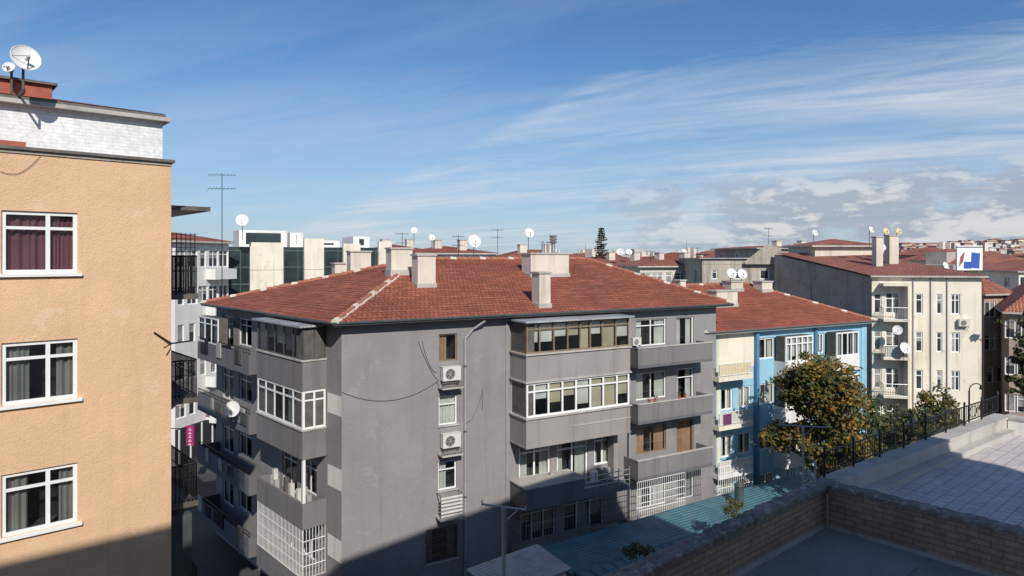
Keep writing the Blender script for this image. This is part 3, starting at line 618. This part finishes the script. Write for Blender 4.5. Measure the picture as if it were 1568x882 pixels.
for x,y,Y in ((1120,419,47),(1136,420,47.5)): dish(atpx(x,y,Y),.36,(.1,-.9,.4),1.2)
# ------------------------------------------------------------ CREAM BUILDING with bare gable
cb=Obj('cream_apartment_building'); A=V(((1335-HX)/F*52,52));B=V(((1503-HX)/F*50.5,50.5)); Wc=Wall(A,B); G=V(((1186-HX)/F*65,65)); 
ZT=14.55; ops=[]; 
for r in range(5):
    zt=ZT-1.25-r*2.85
    for (a,b) in ((1338,1350),(1402,1413),(1434,1443),(1456,1470)): ops.append((Wc.u(a),Wc.u(b),zt-1.5,zt))
    ops.append((Wc.u(1356),Wc.u(1378),zt-1.5,zt+.1))
facade(cb.part('walls'),Wc,0,ZT,ops,M['cream'])
for q in ops: window(cb,Wc,*q,nx=2 if q[1]-q[0]>.6 else 1,tr=.3,fw=.08,far=True)
Wg=Wall(G,A); wl=cb.part('gable_wall'); wl.face([Wg.P(0,0),Wg.P(Wg.L,0),Wg.P(Wg.L,ZT),Wg.P(0,16.3)],M['conc'])
Bk=B+(G-A); Wc2=Wall(B,Bk); facade(cb.part('walls'),Wc2,0,ZT,[],M['cream']); Wc3=Wall(Bk,G); cb.part('walls').face([Wc3.P(0,0),Wc3.P(Wc3.L,0),Wc3.P(Wc3.L,16.3),Wc3.P(0,16.3)],M['cream'])
rf=cb.part('roof'); rf.face([Wc.P(-.2,ZT+.12,.4),Wc.P(Wc.L+.3,ZT+.12,.4),v3(Bk,16.5),v3(G,16.5)],M['roof2']); rf.face([Wc.P(-.2,ZT,.4),Wc.P(Wc.L+.3,ZT,.4),Wc.P(Wc.L+.3,ZT+.12,.4),Wc.P(-.2,ZT+.12,.4)],M['concl']); rf.face([Wc.P(-.2,ZT,.4),Wc.P(Wc.L+.3,ZT,.4),v3(Bk,16.3),v3(G,16.3)][::-1],M['concl'])
cbl=cb.part('balconies')
for r in range(5):
    z=ZT-3.2-r*2.85; a,b=Wc.u(1353,1),Wc.u(1393,1); Wc.box(cbl,a,b,z-.1,z+.05,.003,1.0,M['cream2']); rail(cb.part('railings'),Wc.P(a,z,.96),Wc.P(b,z,.96),.95,M['galv'],.16,.014); rail(cb.part('railings'),Wc.P(a,z,.0),Wc.P(a,z,.96),.95,M['galv'],.16,.014)
    Wc.box(cbl,b-.12,b,z+.05,z+2.75,.003,1.0,M['cream'])
    if r in(1,3): Wc.box(cbl,a+.1,a+1.2,z+.1,z+.95,.85,.9,M['cwhite'])
Wc.box(cbl,Wc.u(1353,1),Wc.u(1396,1),13.9,14.1,.003,1.0,M['cream'])
chim_px(cb,1335,1352,362,56,14.5,.7,name='chimney_a',an=0); chim_px(cb,1354,1376,360,57,14.5,.8,name='chimney_b',an=0)
cbp=cb.part('water_pipes'); 
for x in (1398,1425,1450): uu=Wc.u(x); cbp.tube([Wc.P(uu,ZT,.06),Wc.P(uu,0,.06)],.05,M['pvc'],5)
cb.done()
ac(Wc,Wc.u(1474),ZT-3.6,0,.9); dish(Wc.P(Wc.u(1384,1.3),ZT-5.2,1.4),.42,(.1,-.9,.35),.9); dish(Wc.P(Wc.u(1374,1.3),ZT-3.9,1.3),.35,(-.3,-.9,.35),.5)
random.seed(3)
o,W=block('rooftop_penthouse',1248,62,1345,62,17.0,6,'cream2','roof2',0,0,.8); o.done()
o,W=block('corrugated_shed_building',1075,66,1190,66,15.4,9,'conc','roof2',1,3,.6,flat=True,ww=.9,wh=.9)
Wsd=Wall(W.P(W.L*.55,0,.5).xy,W.P(W.L+.2,0,.5).xy); hp=o.part('hoarding'); hp.face([Wsd.P(0,15.4),Wsd.P(Wsd.L,15.4),Wsd.P(Wsd.L,16.9),Wsd.P(Wsd.L*.62,17.35),Wsd.P(0,15.7)],M['conc']); 
W.box(o.part('sheet_roof'),-.3,W.L+.3,15.92,16.02,-9.3,.3,M['sheet']); o.done()
o,W=block('brown_apartment_building',1507,60,1545,61,12.7,12,'pinkish','roof2',4,2,1.6); o.done()
o,W=block('pink_apartment_building',1545,54,1640,52,11.6,12,'pinkish','roof2',4,5,2.2); o.done()
o,W=block('tan_apartment_building',1560,85,1680,85,14.2,12,'cream','roof2',4,6,1.5); o.done()
o,W=block('distant_brown_house',1500,95,1570,95,14.8,12,'pinkish','roof2',4,6,1.5); o.done()
o,W=block('white_apartment_building',268,52,350,58,17.2,12,'white','roof',5,5,.9,ww=1.1)
for r in range(5):
    z=17.2-2.95-r*2.9; a,b=W.L*.55,W.L*.98; balc(W,a,b,z,.9,M['white'],.85,part=o.part('balconies'))
W.box(o.part('shop_front'),0,W.L,.3,2.9,.003,.3,M['dark']); W.box(o.part('shop_sign'),W.L*.55,W.L*.95,3.1,3.5,.003,.35,M['magenta'])
for i in range(5): W.box(o.part('shop_front'),W.L*i/5,W.L*i/5+.12,.3,2.9,.302,.36,M['frame'])
o.done()
sg=Obj('vertical_shop_sign'); p=atpx(291,652,46); mb=sg.part('panel'); mb.obox(p-V((.25,0,1.35)),V((.5,0,0)),V((0,.12,0)),V((0,0,1.35)),M['magenta'])
for i in range(5): 
    zc=p.z-.2-i*.25; mb2=sg.part('letters'); mb2.obox(V((p.x-.12,p.y-.02,zc-.1)),V((.24,0,0)),V((0,.019,0)),V((0,0,.04)),M['cwhite']); mb2.obox(V((p.x-.02,p.y-.021,zc-.06)),V((.05,0,0)),V((0,.02,0)),V((0,0,.13)),M['cwhite'])
sg.part('arm').cyl(p+V((-.28,.05,-.2)),p+V((-2.0,.05,-.2)),.03,.03,M['black'],5); sg.done()
# modern building
mo=Obj('modern_glass_building'); A=V(((345-HX)/F*60,60));B=V(((612-HX)/F*68,68)); Wm=Wall(A,B)
facade(mo.part('curtain_wall'),Wm,0,17.0,[],M['framegr']); Wm.quad(mo.part('glazing'),0,Wm.L,2,17.0,.03,M['paneT'])
for i in range(14): u=Wm.L*i/13; Wm.box(mo.part('mullions'),u-.04,u+.04,2,17.0,.03,.08,M['framegr'])
for i in range(6): z=16.6-i*1.5; Wm.box(mo.part('mullions'),0,Wm.L,z,z+.12,.031,.085,M['framegr'])
for (a,b,yt) in ((383,434,371),(466,496,365),(526,552,373),(580,600,370)):
    ua,ub=Wm.u(a,.5),Wm.u(b,.5); zt=Wm.at(a,yt,.5)[1]; Wm.box(mo.part('cladding_panels'),ua,ub,0,zt,.1,.5,M['cream'])
    for zz in (14.9,12.3,9.7): Wm.box(mo.part('panel_joints'),ua-.005,ub+.005,zz,zz+.05,.3,.512,M['conc'])
for X,Y_ in ((B,B-Wm.n*12),(B-Wm.n*12,A-Wm.n*12),(A-Wm.n*12,A)): facade(mo.part('walls'),Wall(X,Y_),0,17.0,[],M['white'])
mo.part('roof').face([v3(A,17),v3(B,17),v3(B-Wm.n*12,17),v3(A-Wm.n*12,17)],M['concl'])
for (a,b,yt) in ((366,440,352),(444,464,356),(541,566,362),(470,520,368)):
    ua,ub=Wm.u(a,-3),Wm.u(b,-3); zt=Wm.at(a,yt,-3)[1]; Wm.box(mo.part('penthouse'),ua,ub,17.0,zt,-7,-3,M['white']); Wm.box(mo.part('penthouse_windows'),ua+.6,ub-.6,17.3,zt-.25,-3,-2.97,M['paneT'])
mo.done()
random.seed(11)
for nm,pl,Yl,pr_,Yr,zt,dp,wm,rm,rows,cols,rise in (
 ('white_house_with_red_roof',640,74,760,78,16.4,10,'white','roof',2,6,1.0),
 ('cream_house_with_red_roof',770,90,900,94,15.6,10,'cream','roof2',2,6,1.6),
 ('grey_house_with_red_roof',905,80,985,84,15.2,10,'concl','roof2',2,5,.9),
 ('cream_house_with_red_roof',980,72,1085,74,15.0,9,'cream2','roof2',2,6,1.0),
 ('concrete_apartment_building',1160,90,1230,92,17.2,10,'conc','roof2',2,4,.5),
 ('white_apartment_building',560,95,650,97,17.0,10,'white','roof',2,5,1.0)):
    o,W=block(nm,pl,Yl,pr_,Yr,zt,dp,wm,rm,rows,cols,rise)
    for dx in (22,60): chim_px(o,pl+dx,pl+dx+15,HY-(zt+rise+.6-ZC)/Yl*F,Yl+4,zt,.8,name='chimney_%d'%dx)
    o.done()
# distant city mass
dc=MB(); pal=['white','cream','cream2','concl','pinkish','conc','white']
random.seed(21)
for i in range(620):
    Y=100*(1.0+ (random.random()**1.3)*9); X=random.uniform(-1.05,1.15)*Y
    sx,sy=random.uniform(8,16),random.uniform(8,13); zt=random.uniform(11.5,16.4+ (Y-100)*.006); 
    if X/Y<-.3: zt=min(zt,14)
    an=random.choice((.5,.6,-.9,.2)); c,s=math.cos(an),math.sin(an); X_=V((c,s,0));Y_=V((-s,c,0)); p=V((X,Y,0)); wm=M[random.choice(pal)]
    q=[p-X_*sx/2-Y_*sy/2,p+X_*sx/2-Y_*sy/2,p+X_*sx/2+Y_*sy/2,p-X_*sx/2+Y_*sy/2]; zz=V((0,0,zt))
    for k in range(4): dc.face([q[k],q[(k+1)%4],q[(k+1)%4]+zz,q[k]+zz],wm)
    if random.random()<.75:
        rise=random.uniform(.8,2); ee=[v3(pp,zt) for pp in offset_poly([V((a.x,a.y)) for a in q],.5)]; a=p-X_*(sx/2-sy/2*.8)*.9+V((0,0,zt+rise)); b=p+X_*(sx/2-sy/2*.8)*.9+V((0,0,zt+rise)); rm=M[random.choice(('roof','roof2','roof2'))]
        dc.face([ee[0],ee[1],b,a],rm);dc.face([ee[1],ee[2],b],rm);dc.face([ee[2],ee[3],a,b],rm);dc.face([ee[3],ee[0],a],rm)
        for _ in range(2): cc=p+X_*random.uniform(-sx/3,sx/3)+Y_*random.uniform(-3,1)+V((0,0,zt+.2)); dc.obox(cc,X_*random.uniform(.6,1.6),Y_*.7,V((0,0,rise+.8)),M['cream2'])
    else:
        dc.face([a+zz for a in q],M['concl']); dc.obox(p+V((0,0,zt)),X_*3,Y_*3,V((0,0,random.uniform(.8,2))),wm)
    if random.random()<.4: cc=p+X_*random.uniform(-3,3)+V((0,0,zt)); dc.cyl(cc,cc+V((0,0,random.uniform(3,4.5))),.05,.03,M['black'],4)
    if Y<400:
        for k in (0,3):
            a,b=q[k],q[(k+1)%4]; d=(b-a); L=d.length; d.normalize(); nn=V((d.y,-d.x,0)); n=int(L/2.8)
            for r in range(2):
                for j in range(n):
                    o0=a+d*(L*(j+.5)/n-.6)+V((0,0,zt-2.0-r*2.9))+nn*.03; dc.face([o0,o0+d*1.2,o0+d*1.2+V((0,0,1.3)),o0+V((0,0,1.3))],M['pane'])
dc.make('distant_city_buildings')
h=MB(); 
def hz(x,y): return max(0,(48*math.exp(-((x-1150)/520)**2)+20*math.exp(-((x-600)/200)**2)+16*math.exp(-((x+900)/500)**2))*math.exp(-((y-1500)/420)**2))
for i in range(70):
    for j in range(14):
        x0,x1=-1800+i*60,-1740+i*60; y0,y1=800+j*100,900+j*100; h.face([(x0,y0,hz(x0,y0)-1),(x1,y0,hz(x1,y0)-1),(x1,y1,hz(x1,y1)-1),(x0,y1,hz(x0,y1)-1)],M['hill'])
h.make('distant_hills')
hc=MB()
for i in range(1300):
    x=random.uniform(500,1500) if i%4 else random.uniform(-1500,500); y=random.uniform(1000,1550); z=hz(x,y)
    s=random.uniform(7,18); hh=random.uniform(6,13); hc.obox((x,y,z-3),(s,0,0),(0,s*.8,0),(0,0,hh),M[random.choice(('white','cream','concl','pinkish','conc'))]); hc.obox((x-.5,y-.5,z-3+hh),(s+1,0,0),(0,s*.8+1,0),(0,0,1.5),M[random.choice(('roof2','concl','roof2'))])
hc.make('distant_hill_houses')
bb_=Obj('rooftop_billboard'); p=atpx(1485,376,80); mb=bb_.part('panel'); mb.obox(p+V((-1.5,0,-2.9)),V((3.0,0,0)),V((0,.25,0)),V((0,0,2.9)),M['frame'])
mb=bb_.part('graphics'); mb.obox(p+V((-1.3,-.02,-2.5)),V((.5,0,.6)),V((0,.015,0)),V((.2,0,1.2)),M['redp']); mb.obox(p+V((.1,-.02,-2.6)),V((1.0,0,-.1)),V((0,.015,0)),V((.1,0,1.8)),M['blues']); mb.obox(p+V((-.7,-.021,-2.7)),V((.9,0,0)),V((0,.016,0)),V((0,0,.8)),M['blues'])
mb.obox(p+V((-1.5,-.022,-.25)),V((3.0,0,0)),V((0,.015,0)),V((0,0,.12)),M['rust'])
for dx in (-1.1,1.1): bb_.part('posts').cyl(p+V((dx,.3,-2.9)),p+V((dx,.3,-7)),.08,.08,M['rust'],6)
bb_.done()
# ------------------------------------------------------------ TERRACE (foreground)
tb=V((.757,.653)).normalized(); nb=V((tb.y,-tb.x)); K=V((7.45,16.9)); t2=V((.80,.60)).normalized()
te=Obj('terrace_building'); A=K-tb*16
fl=te.part('near_terrace_floor'); fl.face([v3(A,9.45),v3(A+nb*8.3,9.45),v3(K+nb*8.3,9.45),v3(K,9.45)],M['floor'])
Wn=Wall(A,K)
ms=te.part('mass'); 
ms.face([v3(K,0),v3(A,0),v3(A,10.38),v3(K,10.38)],M['conc']); ms.face([v3(A,0),v3(A+nb*8.3,0),v3(A+nb*8.3,9.45),v3(A,9.45)],M['conc'])
pi=te.part('brick_parapet'); Wn.quad(pi,0,Wn.L-.0,9.45,10.38,.30,M['brick'])
def coping(mb,P0,P1,wd,side,z,th,m,jit=.022):
    d=(P1-P0);L=d.length;d/=L; n=int(L/.09); rows=6; grid=[]
    for i in range(n+1):
        r=[]
        for j in range(rows+1):
            q=P0+d*(L*i/n)+side*(wd*j/rows); e=(j in(0,rows)); jt=jit*(1.6 if random.random()<.12 else 1); r.append(V((q.x+random.uniform(-jit,jit),q.y+random.uniform(-jit,jit),z+th+random.uniform(-jt,jt)-(.02 if e else 0))))
        a=V((r[0].x,r[0].y,z)); b=V((r[-1].x,r[-1].y,z)); grid.append([a]+r+[b])
    for i in range(n):
        for j in range(rows+2): mb.face([grid[i][j],grid[i+1][j],grid[i+1][j+1],grid[i][j+1]],m)
co=te.part('coping'); coping(co,A,K,.40,nb,10.38,.12,M['coping'])
pi.face([v3(K+nb*.3,9.45),v3(K+nb*9,9.45),v3(K+nb*9,10.38),v3(K+nb*.3,10.38)],M['brick'])
pi.face([v3(K+tb*.32,9.9),v3(K+nb*9+tb*.32,9.9),v3(K+nb*9+tb*.32,10.38),v3(K+tb*.32,10.38)][::-1],M['brick'])
coping(co,K-tb*.04+nb*.36,K+nb*9-tb*.04,.42,tb,10.38,.12,M['coping']); 
co.obox(v3(K-tb*.02,10.38),v3(tb*.36,0),v3(nb*.40,0),V((0,0,.11)),M['coping'])
sk=te.part('skirting'); Wn.box(sk,0,Wn.L-.05,9.45,9.53,.301,.36,M['concl'])
sk.obox(v3(K+nb*.36-tb*.06,9.45),v3(nb*8,0),v3(tb*.058,0),V((0,0,.08)),M['concl'])
pl2=te.part('drain_pipe'); pl2.tube([v3(K-tb*.15+nb*.42,9.45),v3(K-tb*.15+nb*.42,10.3)],.03,M['pvc'],8)
for k in (2.6,5.2): fl.obox(v3(A+nb*k,9.452),v3((K-A),0),v3(nb*.03,0),V((0,0,.004)),M['coping'])
Kf=K+t2*11.8; fl2=te.part('tiled_terrace_floor'); fl2.face([v3(K+tb*.32,9.95),v3(K+tb*.32+nb*12,9.95),v3(K+tb*20+nb*12,9.95),v3(Kf,9.95)],M['paving'])
n2=V((t2.y,-t2.x)); lp=te.part('tiled_terrace_parapet')
Wt=Wall(K+t2*.45,Kf+t2*.3); Wt.box(lp,0,Wt.L,0,10.42,0.003,.42,M['concl']); Wt.box(lp,-.02,Wt.L+.03,10.42,10.5,-.04,.47,M['concl'])
Wt.box(lp,.0,Wt.L,9.95,10.10,.43,.72,M['concl'])
Wv=Wall(Kf+n2*.45,Kf+n2*.45+nb*12); Wv.box(lp,0,Wv.L,9,10.45,-.35,0,M['white']); Wv.box(lp,-.1,Wv.L,10.45,10.52,-.4,.05,M['concl'])
rr=te.part('terrace_railing')
nn=int(Wt.L/1.3)
for i in range(nn+1):
    u=Wt.L*i/nn; rr.cyl(Wt.P(u,10.5,.05),Wt.P(u,11.2,.05),.03,.03,M['black'],6); rr.cyl(Wt.P(u,11.2,.05),Wt.P(u,11.28,.05),.045,.02,M['black'],6)
for zz in (10.62,11.12): rr.cyl(Wt.P(0,zz,.05),Wt.P(Wt.L,zz,.05),.022,.022,M['black'],5)
n=int(Wt.L/.13)
for i in range(n+1): u=Wt.L*i/n; rr.cyl(Wt.P(u,10.62,.05),Wt.P(u,11.12,.05),.010,.010,M['black'],4,False)
for i in range(nn): 
    u=Wt.L*(i+.5)/nn; pts=[Wt.P(u+.3*math.cos(t*math.pi/6),10.87+.18*math.sin(t*math.pi/6),.05) for t in range(13)]; rr.tube(pts,.012,M['black'],4)
te.done()
def tpole(x,y,z0,z1,arm,an):
    o=Obj('clothesline_pole'); p=V((x,y,z0)); q=V((x,y,z1)); o.part('post').cyl(p,q,.032,.028,M['galv'],8)
    d=V((math.cos(an),math.sin(an),0)); o.part('crossarm').cyl(q-d*arm/2,q+d*arm/2,.018,.018,M['galv'],6); o.part('crossarm').cyl(q-d*arm*.5+V((0,0,-.02)),q-d*arm*.5+V((0,0,.06)),.012,.012,M['galv'],5); o.part('crossarm').cyl(q+d*arm*.5+V((0,0,-.02)),q+d*arm*.5+V((0,0,.06)),.012,.012,M['galv'],5)
    o.part('brace').cyl(q-V((0,0,.25)),q+d*.25,.01,.01,M['galv'],5); o.part('base').cyl(p,p+V((0,0,.03)),.07,.07,M['galv'],8); o.done()
p=K-tb*.75+nb*.12; tpole(p.x,p.y,10.48,11.98,1.05,-.25); p=K-tb*.3+nb*.2; 
o=Obj('short_post'); o.part('post').cyl(v3(p,10.48),v3(p,11.05),.025,.025,M['galv'],7); o.part('cap').cyl(v3(p,11.05),v3(p,11.09),.04,.02,M['galv'],7); o.done()
tpole(-.13,10.55,10.45,12.15,.72,-.35)
# the apartment building the photograph is taken from (its shadow falls across the court)
EL=math.radians(35.5); S=V((.286,-.958)).normalized()
own=Obj('rear_apartment_building'); Pm=nb*.55; a=Pm-tb*26;b=Pm+tb*15.6; Wown=Wall(b,a); HO=24.3
wo_=[(4+i*4.2,5.8+i*4.2,z,z+1.5) for i in range(8) for z in (2,5,8,11,17.2,20.2)]
facade(own.part('walls'),Wown,0,HO,wo_,M['cream'])
for q in wo_: window(own,Wown,*q,nx=2,tr=.25,far=True)
for X,Y_ in ((a,a+nb*12),(a+nb*12,b+nb*12),(b+nb*12,b)): facade(own.part('walls'),Wall(X,Y_),0,HO,[],M['cream'])
own.part('roof').face([v3(b,HO),v3(a,HO),v3(a+nb*12,HO),v3(b+nb*12,HO)],M['concl'])
own.done()
# teal lean-to roof and shed
tl=Obj('teal_roofed_extension')
P0=V((1.2,30.4)); P1=P0+V((14.9,9.9)).normalized()*19.5; dd=(P1-P0).normalized(); dn=V((dd.y,-dd.x)); 
def tq(s0,s1,w0,w1,z0,z1,m,part): tl.part(part).face([v3(P0+dd*s0+dn*w0,z0),v3(P0+dd*s0+dn*w1,z1),v3(P0+dd*s1+dn*w1,z1),v3(P0+dd*s1+dn*w0,z0)],m)
tq(0,19.5,0,2.6,3.1,2.75,M['teal'],'roof'); tq(0,19.5,2.5,7.5,2.95,2.3,M['teal'],'roof')
tl.part('roof').obox(v3(P0+dn*2.42,2.80),v3(dd*19.5,0),v3(dn*.10,0),V((0,0,.17)),M['teal'])
for i in range(33): tl.part('seams').obox(v3(P0+dd*(i*.6+.1)+dn*2.6,2.952),v3(dd*.035,0),v3(dn*4.85,-.625),V((0,0,.03)),M['teal'])
tl.part('walls').obox(v3(P0+dn*.1,0),v3(dd*19.3,0),v3(dn*7.2,0),V((0,0,2.25)),M['conc'])
tl.done()
sh=Obj('sheet_metal_shed'); X=V((.80,.6,0)).normalized(); Yv=V((.6,-.8,0)); O=V((-1.6,27.0,0)); sh.part('walls').obox(O,X*3.3,Yv*1.9,V((0,0,3.3)),M['white'])
O2=O-X*.15-Yv*.15; sh.part('roof').obox(O2+V((0,0,3.62)),X*3.6+V((0,0,.1)),Yv*2.2-V((0,0,.25)),V((0,0,.06)),M['sheet']); sh.part('pipe').cyl(O+X*1.6+V((0,0,3.4)),O+X*1.6+V((0,0,4.6)),.06,.06,M['galv'],8); sh.done()
wt=Obj('rooftop_flue'); p=atpx(1132,728,36); wt.part('body').cyl(V((p.x,p.y,2.6)),V((p.x,p.y,4.0)),.24,.24,M['framegr'],14); wt.part('cap').cyl(V((p.x,p.y,4.0)),V((p.x,p.y,4.25)),.3,.05,M['framegr'],14); wt.done()
for (x,y,Y,s) in ((978,845,24,.4),(1120,775,31,.4)):
    random.seed(int(x)); o=Obj('climbing_plant'); p=atpx(x,y,Y); l=o.part('foliage'); st=o.part('stems')
    for k in range(8):
        q=p+V((random.uniform(-s,s),random.uniform(-.3,.3),random.uniform(-.3,.2))); st.cyl(V((p.x,p.y,p.z-1.5)),q,.02,.008,M['bark'],4); blob_leaves(l,q,.25,60,.11,M['leafG'])
    o.done()
# trees
tree('autumn_tree',(16.6,36.8,0),11.3,2.9,'leafA',300,75,.21,.24,5,.36)
tree('autumn_tree',(19.9,39.0,0),8.4,2.3,'leafG',150,60,.23,.2,8)
tree('autumn_tree',(24.3,42,0),7.4,2.4,'leafG',130,55,.24,.2,9)
tree('autumn_tree',(28.3,45,0),7.6,2.5,'leafA',120,50,.26,.2,12)
tree('green_tree',(36.8,48.5,0),12.6,1.7,'leafG',130,50,.26,.2,15,.45)
# conifer
random.seed(4); co_=Obj('conifer_tree'); p=atpx(921,395,85); base=V((p.x,p.y,0)); t=co_.part('trunk'); l=co_.part('needles'); H=19.8; t.cyl(base,base+V((0,0,H)),.28,.03,M['bark'],7)
for k in range(40):
    z=9+(H-9)*k/40; rr_=((1-(k/40))**.85)*2.4+.1
    for j in range(5):
        an=random.random()*6.28; e=base+V((math.cos(an)*rr_*random.uniform(.5,1.3),math.sin(an)*rr_*random.uniform(.5,1.3),z+.1)); t.cyl(base+V((0,0,z)),e,.03,.01,M['bark'],4,False)
        for s_ in (.4,.7,.95): blob_leaves(l,(base+V((0,0,z))).lerp(e,s_),.20,5,.24,M['leafP'],.5)
co_.done()
def yagi(pos,base_z,L=1.6,an=.2,name='tv_antenna'):
    o=Obj(name); p=V(pos); o.part('mast').cyl(V((p.x,p.y,base_z)),p+V((0,0,.1)),.03,.02,M['black'],6); d=V((math.cos(an),math.sin(an),0));e=V((-d.y,d.x,0))
    for k,zz in ((0,0),(1,-.8)):
        q=p+V((0,0,zz)); o.part('boom').cyl(q-d*L/2,q+d*L/2,.014,.014,M['black'],5)
        for i in range(8): c=q-d*L/2+d*L*i/7; el=.45-.03*i; ee=V((0,0,1))*.3+e*.5; o.part('elements').cyl(c-ee*el,c+ee*el,.008,.008,M['black'],4)
    o.done()
random.seed(5)
yagi(atpx(340,268,40),12.0,1.5,.1); 
for x,y,Y,r in ((371,338,58,.55),(726,370,52,.52),(810,357,56,.42),(1333,352,58,.3),(1247,357,70,.35),(1447,408,70,.45),(950,386,80,.45),(963,386,82,.4),(1047,386,80,.4),(634,353,70,.35),(661,364,70,.35),(1350,379,56,.32)):
    dish(atpx(x,y,Y),r,(random.uniform(-.2,.5),-.85,.4),1.6)
for x,y,Y in ((1375,354,58),(1356,354,58)):
    dish(atpx(x,y,Y),.3,(.2,-.9,.3),1.0,m='yellow')
for x,y,Y in ((1177,350,75),(762,352,70),(702,362,60),(616,358,60),(996,385,75),(1068,380,80)): yagi(atpx(x,y,Y),14,1.2,random.uniform(0,1))
dish(V(Ws.P(5.0,0,1.25))+V((0,0,11.6)),.5,(.1,-.95,.25),.9)
dish(Wl.P(s1-1.0,8.6,1.6),.38,(.1,-.95,.3),.6)
def lamp(x,y,Y):
    o=Obj('street_lamp'); p=atpx(x,y,Y); b_=V((p.x,p.y,0)); o.part('column').cyl(b_,V((p.x,p.y,p.z-.5)),.08,.05,M['black'],8)
    pts=[V((p.x+.45-.45*math.cos(t*math.pi/8),p.y,p.z-.5+.45*math.sin(t*math.pi/8))) for t in range(7)]; o.part('arm').tube(pts,.035,M['black'],6); o.part('head').cyl(pts[-1],pts[-1]+V((.05,0,-.22)),.06,.16,M['black'],8); o.done()
lamp(1484,586,44); lamp(1370,632,30)
# ------------------------------------------------------------ camera, light, world
cam=bpy.data.cameras.new('camera'); co=bpy.data.objects.new('camera',cam); sc.collection.objects.link(co); sc.camera=co
co.location=(0,0,ZC); co.rotation_euler=(math.radians(90),0,0); cam.sensor_width=36; cam.lens=36*F/1568; cam.shift_y=(HY-441)/1568; cam.clip_end=6000; cam.clip_start=.1
sd=V((S.x*math.cos(EL),S.y*math.cos(EL),math.sin(EL)))
sl=bpy.data.lights.new('sun','SUN'); sl.energy=4.3; sl.angle=math.radians(.5); sl.color=(1,.95,.87); so=bpy.data.objects.new('sun',sl); sc.collection.objects.link(so); so.rotation_euler=sd.to_track_quat('Z','Y').to_euler()
wd=bpy.data.worlds.new('World'); sc.world=wd; wd.use_nodes=True; nt=wd.node_tree; bg=nt.nodes['Background']
sky=nt.nodes.new('ShaderNodeTexSky'); sky.sky_type='NISHITA'; sky.sun_disc=False; sky.sun_elevation=EL; sky.sun_rotation=math.atan2(S.x,S.y); sky.altitude=900; sky.air_density=1; sky.dust_density=.6; sky.ozone_density=2.0
gen=coord(nt,'Generated'); sx_=nt.nodes.new('ShaderNodeSeparateXYZ'); nt.links.new(gen,sx_.inputs[0]); X,Y,Z=sx_.outputs
zc=mth(nt,'MAXIMUM',Z,.0); den=mth(nt,'ADD',zc,.08)
cx=mth(nt,'DIVIDE',X,den); cy=mth(nt,'DIVIDE',Y,den); cmb=nt.nodes.new('ShaderNodeCombineXYZ'); nt.links.new(cx,cmb.inputs[0]); nt.links.new(cy,cmb.inputs[1])
def cn(scale,ms,detail,rough,dist,loc=(0,0,0),deg=26):
    mp=nt.nodes.new('ShaderNodeMapping'); nt.links.new(cmb.outputs[0],mp.inputs[0]); mp.inputs['Rotation'].default_value=(0,0,math.radians(deg)); mp.inputs['Location'].default_value=loc
    mp2=nt.nodes.new('ShaderNodeMapping'); nt.links.new(mp.outputs[0],mp2.inputs[0]); mp2.inputs['Scale'].default_value=ms
    return noise(nt,mp2.outputs[0],scale,detail,rough,dist=dist)
n1=cn(1.0,(.30,1.8,1),7,.60,.5,(0,.6,0)); n2=cn(.5,(.6,1.5,1),3,.5,.3,(3,1,0)); n3=cn(3.0,(.5,1.3,1),6,.70,.7,(1,7,0),34)
c1=ramp(nt,mth(nt,'ADD',mth(nt,'MULTIPLY',n1,.70),mth(nt,'MULTIPLY',n3,.30)),.41,.63,(0,0,0),(1,1,1)); c2=ramp(nt,n2,.34,.56,(.12,.12,.12),(1,1,1))
right=ramp(nt,mth(nt,'SUBTRACT',mth(nt,'MULTIPLY',X,.5),mth(nt,'SUBTRACT',Z,.2)),-.35,.02,(.22,.22,.22),(1,1,1))
cir=mth(nt,'MULTIPLY',mth(nt,'MULTIPLY',mth(nt,'MULTIPLY',c1,c2),right),.9)
skc=sky.outputs[0]
hzf=ramp(nt,Z,.0,.27,(.78,.78,.78),(0,0,0)); base=mixc(nt,'MIX',hzf,mixc(nt,'MULTIPLY',1.0,skc,(.72,1.08,1.36)),(5.6,6.4,7.7))
col=mixc(nt,'MIX',cir,base,(8.6,9.0,9.6))
nc=noise(nt,gen,7.0,7,.6,(1,1,2.7)); mpz=nt.nodes.new('ShaderNodeMapping'); nt.links.new(gen,mpz.inputs[0]); mpz.inputs['Location'].default_value=(0,0,.022)
nc2=noise(nt,mpz.outputs[0],7.0,5,.6,(1,1,2.7))
band=mth(nt,'MULTIPLY',ramp(nt,Z,.0,.03,(.75,.75,.75),(1,1,1)),ramp(nt,Z,.085,.14,(1,1,1),(0,0,0)))
az=ramp(nt,X,-.12,.38,(0,0,0),(1,1,1)); ba=mth(nt,'MULTIPLY',band,az)
cm=mth(nt,'MULTIPLY',ramp(nt,mth(nt,'ADD',nc,mth(nt,'MULTIPLY',ba,.17)),.55,.64,(0,0,0),(1,1,1)),ba)
shade=ramp(nt,mth(nt,'SUBTRACT',nc,nc2),-.03,.07,(4.7,5.2,6.2),(8.8,8.8,8.9))
col=mixc(nt,'MIX',mth(nt,'MULTIPLY',cm,.82),col,shade)
nt.links.new(col,bg.inputs[0]); bg.inputs[1].default_value=.08
sc.view_settings.view_transform='Standard'; sc.view_settings.look='None'; sc.view_settings.exposure=0
